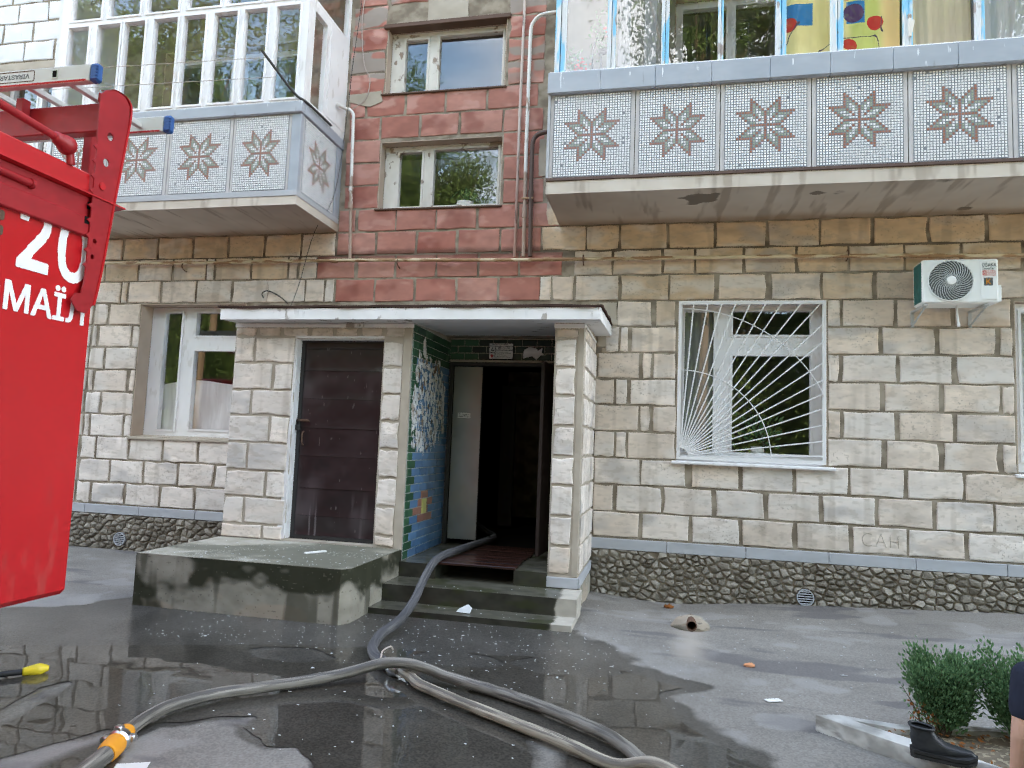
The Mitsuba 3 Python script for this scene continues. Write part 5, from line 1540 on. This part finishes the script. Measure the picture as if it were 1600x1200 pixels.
put(tk, 'rack_beam', box(-9.0, TX - .27, -4.98, -4.93, 3.20, 3.28, .006), 'm_truckgear')
put(tk, 'rack_arm', tube([(TX + .02, -5.9, 3.12), (TX + .02, -4.70, 3.035)], .021, 12), 'm_truckgear', 40)
put(tk, 'rack_joint', cat(tube(spline([(TX + .02, -4.76, 3.04), (TX + .02, -4.70, 3.03), (TX + .02, -4.66, 3.02), (TX + .02, -4.63, 3.015)], 4), [.026, .032, .036, .04, .046, .050, .052, .052, .050, .046, .04, .03, .02], 14), tube([(TX + .02, -4.66, 3.02), (TX + .02, -4.64, 2.93)], .022, 10)), 'm_truckgear', True)
put(tk, 'rack_post', box(TX - .36, TX - .30, -4.20, -4.15, 2.6, 3.41, .005), 'm_truckgear')
for m in (box(TX - .03, TX + .025, -4.455, -4.40, 3.386, 3.44, .004), box(TX - .55, TX - .50, -4.50, -4.445, 3.30, 3.42, .004)):
    put(tk, 'rack_bracket', m, 'm_truckgear')
for x in (-3.6, -4.4):
    put(tk, 'roof_rail', box(x, x + .05, TY0 + .1, TY1 - .1, 2.61, 2.70, .004), 'm_truckgear')

ld = thing('ladder', 'aluminium ladder with blue end caps lying across the top of the fire truck', 'ladder')
for y, x1, z0, z1 in ((-4.545, -3.175, 3.448, 3.548), (-3.965, -3.165, 3.420, 3.525)):
    rl = put(ld, 'rail', box(-9.5, x1, y - .022, y + .022, z0, z1, .005), 'm_alupaint')
    put(rl, 'end_cap', cat(box(x1, x1 + .055, y - .025, y + .025, z0 - .003, z1 + .003, .012), *[box(x1 + .012 + .0, x1 + .058, y - .0262, y - .018, z0 + .008 + .018 * k, z0 + .016 + .018 * k, .002) for k in range(5)]), 'm_bluecap', 30)
    put(rl, 'red_band', box(-9.5, x1 - .02, y - .0235, y - .0222, z0 + .002, z0 + .012), 'm_truck')  # added red strip paints the truck's reflection along the rail's lower edge
for x in (-3.335, -3.625, -3.915, -4.205, -4.495, -4.785):
    put(ld, 'rung', box(x - .018, x + .018, -4.522, -3.988, 3.452, 3.487, .004), 'm_alupaint')
LFM = frame_map((0, -4.5672, 0), (1, 0, 0), (0, 0, 1))
lab = affinity.scale(sbox(-3.80, 3.478, -3.545, 3.532), .92, .8).buffer(.008)
put(ld, 'label_field', xz(lab.buffer(.003).difference(lab.buffer(-.0015)), -4.5685, -4.5672), 'm_rust')
put(ld, 'lettering', text('VIRASTAR', .026, LFM, (-3.785, 3.492), .001, True, .205, flip=True), 'm_acdark', label='upside down maker lettering')
put(ld, 'slot', cat(box(-3.425, -3.385, -4.5695, -4.5672, 3.475, 3.530, .002)), 'm_alu')
put(ld, 'slot', box(-3.418, -3.392, -4.571, -4.5696, 3.485, 3.522), 'm_dark')

# ------------------------------------------------------------------ flower bed, bushes, boot, seated person
bed = Polygon([(.91, -3.20), (1.04, -3.165), (1.36, -3.23), (1.78, -3.14), (2.6, -3.05), (4.5, -2.9), (4.5, -6.0), (3.4, -5.9), (1.72, -3.92), (1.42, -3.66), (1.12, -3.40)])
NEAR = lambda P, k: affinity.scale(P, k, k, origin=(0.0, -7.7))
inner = Polygon([(1.10, -3.235), (1.36, -3.30), (1.78, -3.215), (2.6, -3.12), (4.4, -2.98), (4.4, -5.9), (3.45, -5.8), (1.83, -3.86), (1.58, -3.62), (1.30, -3.39)])
bed, inner = NEAR(bed, .950), NEAR(inner, .950)
v, f = xy(densify(bed, .06, .010, 9, 2).difference(densify(inner, .06, .012, 9, 3)), -.03, .085)
v[:, 2] += gh(v[:, 0], v[:, 1])
solo('kerb', (v, f), 'm_curb', False, 'whitewashed kerb of the pointed flower bed', 'kerb', kind='structure')
bx, by = np.meshgrid(np.arange(.95, 4.25, .05), np.arange(-6.1, -3.1, .05))
bz = .045 + .03 * meshkit.fbm(np.stack([bx * 6, by * 6, bx * 0], -1), 3) + gh(bx, by)
V = np.stack([bx, by, bz], -1).reshape(-1, 3)
n = bx.shape[1]
i, j = np.meshgrid(np.arange(bx.shape[0] - 1), np.arange(n - 1), indexing='ij')
q = np.stack([i * n + j, i * n + j + 1, (i + 1) * n + j + 1, (i + 1) * n + j], -1).reshape(-1, 4)
cen = V[q].mean(1)
ok = shapely.contains_xy(inner.buffer(.02), cen[:, 0], cen[:, 1])
q = q[ok]
solo('soil', (V, np.vstack([q[:, [0, 1, 2]], q[:, [0, 2, 3]]])), 'm_soil', True, 'dry crumbly soil of the flower bed', 'soil', kind='structure')
c = np.c_[rng.uniform(1.1, 2.6, 320), rng.uniform(-4.1, -3.35, 320), np.zeros(320)]
c = c[shapely.contains_xy(inner, c[:, 0], c[:, 1])]
c[:, 2] = .078 + gh(c[:, 0], c[:, 1])
solo('leaf_litter', leaves(c, rng.normal(size=c.shape) * [1, 1, .15], .03, .014, rng), 'm_leaf_rust', False, 'dry leaf litter on the soil of the flower bed', 'leaf litter', kind='stuff')


def bush(x, y, rx, ry, h, n, label, seed, skirt=.035):
    rb_ = np.random.default_rng(seed)
    z0 = .06 + float(gh(x, y))
    t = thing('bush', label, 'bush', None)
    tips, stems = [], []
    for k in range(40):
        a = rb_.uniform(0, 6.283); e = rb_.uniform(.0, 1.0)
        r = (.35 + .65 * math.sqrt(e))
        lob = .62 + .62 * meshkit.noise(np.array([math.cos(a) * 1.6 + seed, math.sin(a) * 1.6, e * 2.2]))
        th = rb_.uniform(.12, 1.0)
        rad = math.sin(min(th * 1.15, 1.57)) * (1 if th < .75 else 1.0 - (th - .75) * 1.5)
        tip = np.array([x + rx * rad * r * lob * math.cos(a), y + ry * rad * r * lob * math.sin(a), z0 + skirt + (h - skirt) * th * (.74 + .46 * rb_.random())])
        base = np.array([x + .02 * math.cos(a), y + .02 * math.sin(a), z0 - .02])
        mid = base * .45 + tip * .55 + [0, 0, .05]
        p = spline([base, mid, tip], 7)
        stems.append(tube(p, np.linspace(.0038, .0012, len(p)), 4))
        tips.append(p[4:])
    put(t, 'stems', cat(*stems), 'm_bark')
    P, D = [], []
    for p in tips:
        nloc = n // len(tips)
        u = rb_.uniform(0, len(p) - 1.001, nloc)
        kk = u.astype(int); fr_ = (u - kk)[:, None]
        c = p[kk] * (1 - fr_) + p[kk + 1] * fr_
        off = rb_.normal(size=(nloc, 3)); off /= np.linalg.norm(off, axis=1, keepdims=True)
        c = c + off * rb_.uniform(.0, .078, (nloc, 1)) ** 1.0
        P.append(c); D.append(off * .8 + (p[-1] - p[0]) / np.linalg.norm(p[-1] - p[0]) + [0, 0, .5])
    P, D = np.vstack(P), np.vstack(D)
    kp = P[:, 2] > z0 + .03
    put(t, 'foliage', leaves(P[kp], D[kp], .026, .013, rb_), 'm_leaf')
    return t, z0


bush(1.475, -3.50, .26, .22, .47, 10500, 'rounded green box bush directly behind the black boot', 3)
bush(1.83, -3.54, .27, .23, .46, 10500, 'green box bush right of the boot beside the seated person', 8, skirt=.04)
bush(2.16, -3.50, .20, .20, .42, 4500, 'box bush at the far right edge, mostly hidden', 13)
sprig = thing('withered_shrub', 'thin shrub sprigs with rusty orange leaves left of the green bush', 'shrub')
sp_, cs, cg = [], [], []
for k, (dx, dz) in enumerate(((-.115, .28), (-.085, .20), (-.06, .24), (-.03, .17), (-.12, .15), (-.01, .21))):
    b0 = np.array([1.375 + .01 * k, -3.55, .05])
    p = spline([b0, b0 + [dx * .4, -.01, dz * .55], b0 + [dx, .0, dz]], 8)
    sp_.append(tube(p, np.linspace(.004, .0015, len(p)), 4))
    for a in np.linspace(.2, 1, 34):
        q = p[min(int(a * (len(p) - 1)), len(p) - 1)] + rng.normal(size=3) * .011
        (cs if (rng.random() < .55 and .35 < a < .85) else cg).append(q)
put(sprig, 'stems', cat(*sp_), 'm_bark')
put(sprig, 'rusty_leaves', leaves(np.array(cs), rng.normal(size=(len(cs), 3)) + [0, 0, .6], .022, .013, rng), 'm_leaf_rust')
put(sprig, 'green_leaves', leaves(np.array(cg), rng.normal(size=(len(cg), 3)) + [0, 0, .6], .022, .012, rng), 'm_leaf')

# black boot on the kerb
bt = thing('boot', 'black lace-up ankle boot standing on the whitewashed kerb', 'boot')
BO = np.array([1.205, -3.85, .087 + float(gh(1.28, -3.86))])
ba = math.radians(-14)
ca, sa = math.cos(ba), math.sin(ba)


def bootmap(v):
    v = np.asarray(v, float)
    v = v * [.93, .95, .80]
    return np.c_[BO[0] + v[:, 0] * ca - v[:, 1] * sa, BO[1] + v[:, 0] * sa + v[:, 1] * ca, BO[2] + v[:, 2]]


foot = Polygon([(.006, -.020), (.02, -.034), (.08, -.036), (.14, -.040), (.20, -.049), (.25, -.044), (.285, -.022), (.292, .004), (.275, .034), (.23, .050), (.17, .044), (.08, .036), (.02, .034), (.006, .020)]).buffer(.012).buffer(-.008)
ms = []
for z0, z1, g in ((0, .018, .001), (.0185, .024, -.003), (.0245, .042, .003)):
    v, f = extrude(foot.buffer(g), z1 - z0)
    v[:, 2] += z0
    lift = np.clip((v[:, 0] - .20) / .09, 0, 1) ** 2 * .020
    v[:, 2] += lift + np.clip((.05 - v[:, 0]) / .06, 0, 1) * .006 * (v[:, 2] > .01)
    ms.append((bootmap(v), f))
put(bt, 'sole', cat(*ms), 'm_rubber', 35)
# upper as rings from toe to shaft top
secs = [((.150, 0), .150, .047, .034), ((.148, 0), .148, .049, .048), ((.140, 0), .142, .047, .066), ((.118, 0), .122, .044, .086), ((.085, 0), .092, .041, .108), ((.064, 0), .066, .039, .132), ((.056, 0), .058, .041, .158), ((.052, 0), .058, .043, .176)]
rings = []
m = 28
for (cx, cy), rx_, ry_, z in secs:
    a = np.arange(m) * 2 * np.pi / m
    ex = np.sign(np.cos(a)) * np.abs(np.cos(a)) ** .85
    ey = np.sign(np.sin(a)) * np.abs(np.sin(a)) ** .85
    toe = np.clip((ex * rx_ + cx - .2) / .09, 0, 1) ** 2 * .018
    tilt = (ex * rx_) * (-.10 if z > .10 else 0) * (1 if z < .17 else .6)
    rings.append(np.c_[cx + ex * rx_ * .95, cy + ey * ry_ * (.86 if z < .06 else 1), z + toe * (1 if z < .1 else 0) + tilt])
V = np.vstack(rings)
k = np.arange(len(rings) - 1)[:, None] * m
j = np.arange(m)[None]; j2 = (j + 1) % m
q = np.stack([k + j, k + j2, k + m + j2, k + m + j], -1).reshape(-1, 4)
up = trimesh.Trimesh(V, np.vstack([q[:, [0, 1, 2]], q[:, [0, 2, 3]]]), process=False)
up = up.subdivide()
vv = np.asarray(up.vertices); vv = vv + (meshkit.fbm(vv * 30, 2)[:, None] - .5) * [.004, .006, .004]
put(bt, 'upper', (bootmap(vv), up.faces), 'm_boot', True)
put(bt, 'collar', (lambda t: (bootmap(t[0]), t[1]))(tube(rings[-1], .008, 8, closed=True)), 'm_boot', True)
put(bt, 'lining', (lambda t: (bootmap(t[0]), t[1]))((np.vstack([rings[-1] - [0, 0, .010], [[.055, 0, .160]]]), np.array([[i_, (i_ + 1) % m, m] for i_ in range(m)]))), 'm_dark')
for x, z in ((.125, .128), (.140, .116), (.158, .104), (.178, .093)):
    put(bt, 'lace', (lambda t: (bootmap(t[0]), t[1]))(tube(spline([(x - .012, -.030, z - .012), (x, 0, z + .004), (x + .010, .030, z - .014)], 4), .0032, 6)), 'm_black', True)


# person squatting at the right edge, back to the camera
def body(bones, joints, length=.022, it=9):
    out = None
    for a, b in bones:
        (pa, ra), (pb_, rb2) = joints[a], joints[b]
        s = [trimesh.creation.icosphere(2, ra).vertices + pa, trimesh.creation.icosphere(2, rb2).vertices + pb_]
        h = m3.Manifold.hull_points(np.vstack(s).astype(np.float32))
        out = h if out is None else out + h
    out = out.refine_to_length(length)
    me = out.to_mesh()
    V, F = np.asarray(me.vert_properties[:, :3], float), np.asarray(me.tri_verts, int)
    _, first, inv = np.unique(np.round(V, 5), axis=0, return_index=True, return_inverse=True)
    V, F = V[first], inv.ravel()[F]
    F = F[(F[:, 0] != F[:, 1]) & (F[:, 1] != F[:, 2]) & (F[:, 0] != F[:, 2])]
    E = np.unique(np.sort(np.vstack([F[:, [0, 1]], F[:, [1, 2]], F[:, [0, 2]]]), 1), axis=0)
    deg = np.bincount(E.ravel(), minlength=len(V))[:, None].clip(1)
    for k in range(it):
        for w in (.5, -.51):
            s = np.zeros_like(V)
            np.add.at(s, E[:, 0], V[E[:, 1]]); np.add.at(s, E[:, 1], V[E[:, 0]])
            V = V + w * (s / deg - V) * (deg > 2)
    return V, F


PX, PY = 1.705, -4.42
gz = float(gh(PX, PY)) + .06
J = {k: (np.array([PX + x, PY + y, gz + z]), r) for k, (x, y, z, r) in dict(
    pelvis=(0, .02, .20, .115), hipl=(-.09, .03, .19, .095), hipr=(.09, .03, .19, .095), waist=(0, .06, .34, .105), chest=(0, .10, .48, .115), upl=(-.085, .11, .53, .085), upr=(.085, .11, .53, .085),
    neck=(0, .14, .62, .052), neck2=(0, .17, .69, .050), head=(0, .20, .78, .080), crown=(0, .185, .83, .075), jaw=(0, .245, .735, .045), nose=(0, .29, .775, .014), earl=(-.082, .20, .775, .016), earr=(.082, .20, .775, .016),
    shl=(-.185, .10, .545, .058), shr=(.185, .10, .545, .058), ell=(-.232, .08, .33, .040), elr=(.232, .08, .33, .040), wrl=(-.222, .15, .135, .028), wrr=(.222, .15, .135, .028),
    knl=(-.06, .40, .38, .058), knr=(.08, .40, .38, .058), anl=(-.12, .18, .05, .040), anr=(.12, .18, .05, .040), tol=(-.14, .36, .0, .030), tor=(.14, .36, .0, .030)).items()}
pe = thing('person', 'person in a dark navy t-shirt squatting at the right edge, bare arm hanging', 'person')
arms = [('neck', 'neck2'), ('neck2', 'head'), ('head', 'crown'), ('head', 'jaw'), ('jaw', 'nose'), ('head', 'earl'), ('head', 'earr'), ('neck', 'upl'), ('neck', 'upr'), ('upl', 'shl'), ('upr', 'shr'), ('upl', 'upr')]
for s_ in ('l', 'r'):
    arms += [('sh' + s_, 'el' + s_), ('el' + s_, 'wr' + s_)]
    w, e = J['wr' + s_][0], J['el' + s_][0]
    dd = (w - e) / np.linalg.norm(w - e)
    sd = np.cross(dd, [0, 0, 1.0]); sd /= np.linalg.norm(sd)
    J['pa' + s_] = (w + dd * .05, .024); arms.append(('wr' + s_, 'pa' + s_))
    for q in range(4):
        o = (q - 1.5) * .019
        J[f'k{q}{s_}'] = (w + dd * .085 + sd * o, .0105)
        J[f'f{q}{s_}'] = (w + dd * (.125 - abs(q - 1.3) * .006) + sd * o * 1.1 - [0, 0, .022], .0088)
        J[f't{q}{s_}'] = (w + dd * (.140 - abs(q - 1.3) * .008) + sd * o * 1.1 - [0, 0, .052], .0078)
        arms += [('pa' + s_, f'k{q}{s_}'), (f'k{q}{s_}', f'f{q}{s_}'), (f'f{q}{s_}', f't{q}{s_}')]
    sg_ = 1 if s_ == 'l' else -1
    J['th1' + s_] = (w + dd * .035 + sd * sg_ * .030 - [0, 0, .012], .0115); J['th2' + s_] = (w + dd * .075 + sd * sg_ * .046 - [0, 0, .028], .009)
    arms += [('wr' + s_, 'th1' + s_), ('th1' + s_, 'th2' + s_)]
put(pe, 'skin', body(arms, J, .016, 6), 'm_skin', True)
JS = {k: (p, r + .014) for k, (p, r) in J.items()}
JS['sll'] = (J['shl'][0] * .45 + J['ell'][0] * .55, .062); JS['slr'] = (J['shr'][0] * .45 + J['elr'][0] * .55, .062)
put(pe, 'shirt', body([('pelvis', 'waist'), ('waist', 'chest'), ('chest', 'upl'), ('chest', 'upr'), ('upl', 'upr'), ('upl', 'shl'), ('upr', 'shr'), ('shl', 'sll'), ('shr', 'slr'), ('chest', 'shl'), ('chest', 'shr'), ('waist', 'upl'), ('waist', 'upr')], JS), 'm_shirt', True)
put(pe, 'trousers', body([('pelvis', 'hipl'), ('pelvis', 'hipr'), ('hipl', 'knl'), ('hipr', 'knr'), ('knl', 'anl'), ('knr', 'anr'), ('pelvis', 'waist')], {k: (p, r + .006) for k, (p, r) in J.items()}), 'm_trousers', True)
put(pe, 'shoe', body([('anl', 'tol')], J), 'm_boot', True); put(pe, 'shoe', body([('anr', 'tor')], J), 'm_boot', True)
JH = {'a': (J['crown'][0] + [0, -.012, .012], .082), 'b': (J['head'][0] + [0, -.030, .0], .080)}
put(pe, 'hair', body([('a', 'b')], JH), 'm_hair', True)

# ------------------------------------------------------------------ trees across the yard, seen only in the panes
rt = np.random.default_rng(31)
P, tr = [], []
TREES = ((-17, -19, 8, 4.2), (-11.5, -15.5, 9.5, 3.8), (-6.2, -17.5, 7.0, 3.4), (-2.4, -16.5, 7.0, 3.0), (1.9, -17.5, 8.0, 3.4), (6.0, -15, 10.5, 3.6), (10.5, -18, 8.5, 3.8), (15, -16, 10, 4),
         (-10.2, -22, 13.4, 3.2), (7.5, -22, 15.5, 4.2), (-15, -25, 14, 4.5), (12, -24, 14, 4.4), (20, -22, 11, 4.4), (-23, -22, 11, 4.6), (-17.5, -15.5, 14.5, 4.0), (-13.0, -19, 15, 3.6), (-22, -17, 15, 4.2), (5.4, -15.3, 14.8, 3.3), (1.0, -15.2, 15.4, 2.7), (9.2, -15.8, 15.8, 3.3))
for x, y, h, r in TREES:
    tr.append(tube(spline([(x, y, -.1), (x + .2, y, h * .4), (x, y + .1, h)], 5), np.linspace(.22, .06, 11), 8))
    for c in range(44):
        dvec = rt.normal(size=3); dvec /= np.linalg.norm(dvec)
        cc = np.array([x, y, h]) + dvec * r * rt.uniform(.3, 1.0) * [1, 1, .95]
        P.append(cc + rt.normal(size=(400, 3)) * rt.uniform(.38, .75))
        tr.append(tube([(x, y, h * .55), tuple(cc)], [.05, .015], 5))
for x in np.arange(-28, 26, .22):      # undergrowth below the crowns
    P.append(np.array([x + rt.uniform(-.4, .4), -18.5 + rt.uniform(-2.2, 2.2), rt.uniform(.5, 6.0)]) + rt.normal(size=(330, 3)) * [.6, .5, .75])
P = np.vstack(P)
P = P[P[:, 2] > .05]
tv = cat(*tr)
hx, hz = np.meshgrid(np.linspace(-45, 45, 160), np.linspace(0, 1, 24))
ht = 7.5 + 4.0 * meshkit.fbm(np.stack([hx * .22, hx * 0, hx * 0], -1), 3)
HV = np.stack([hx, -24.5 + 2.4 * meshkit.fbm(np.stack([hx * .5, hz * 6, hx * 0], -1), 4) - 1.5 * hz, hz * ht - .2], -1).reshape(-1, 3)
i, j = np.meshgrid(np.arange(23), np.arange(159), indexing='ij')
q = np.stack([i * 160 + j, (i + 1) * 160 + j, (i + 1) * 160 + j + 1, i * 160 + j + 1], -1).reshape(-1, 4)
hedge = (np.vstack([HV, HV * [1, 1, 1] + [0, -2.0, 0]]), np.vstack([q[:, [0, 1, 2]], q[:, [0, 2, 3]], q[:, [0, 2, 1]] + len(HV), q[:, [0, 3, 2]] + len(HV)]))
solo('tree_row', leaves(P, rt.normal(size=P.shape), .17, .085, rt), 'm_leaf_tree', False, 'row of leafy trees across the yard, mirrored in the window panes', 'trees', kind='stuff')
put('tree_row', 'trunks', tv, 'm_bark')
put('tree_row', 'wood_mass', hedge, 'm_wood_mass', True)
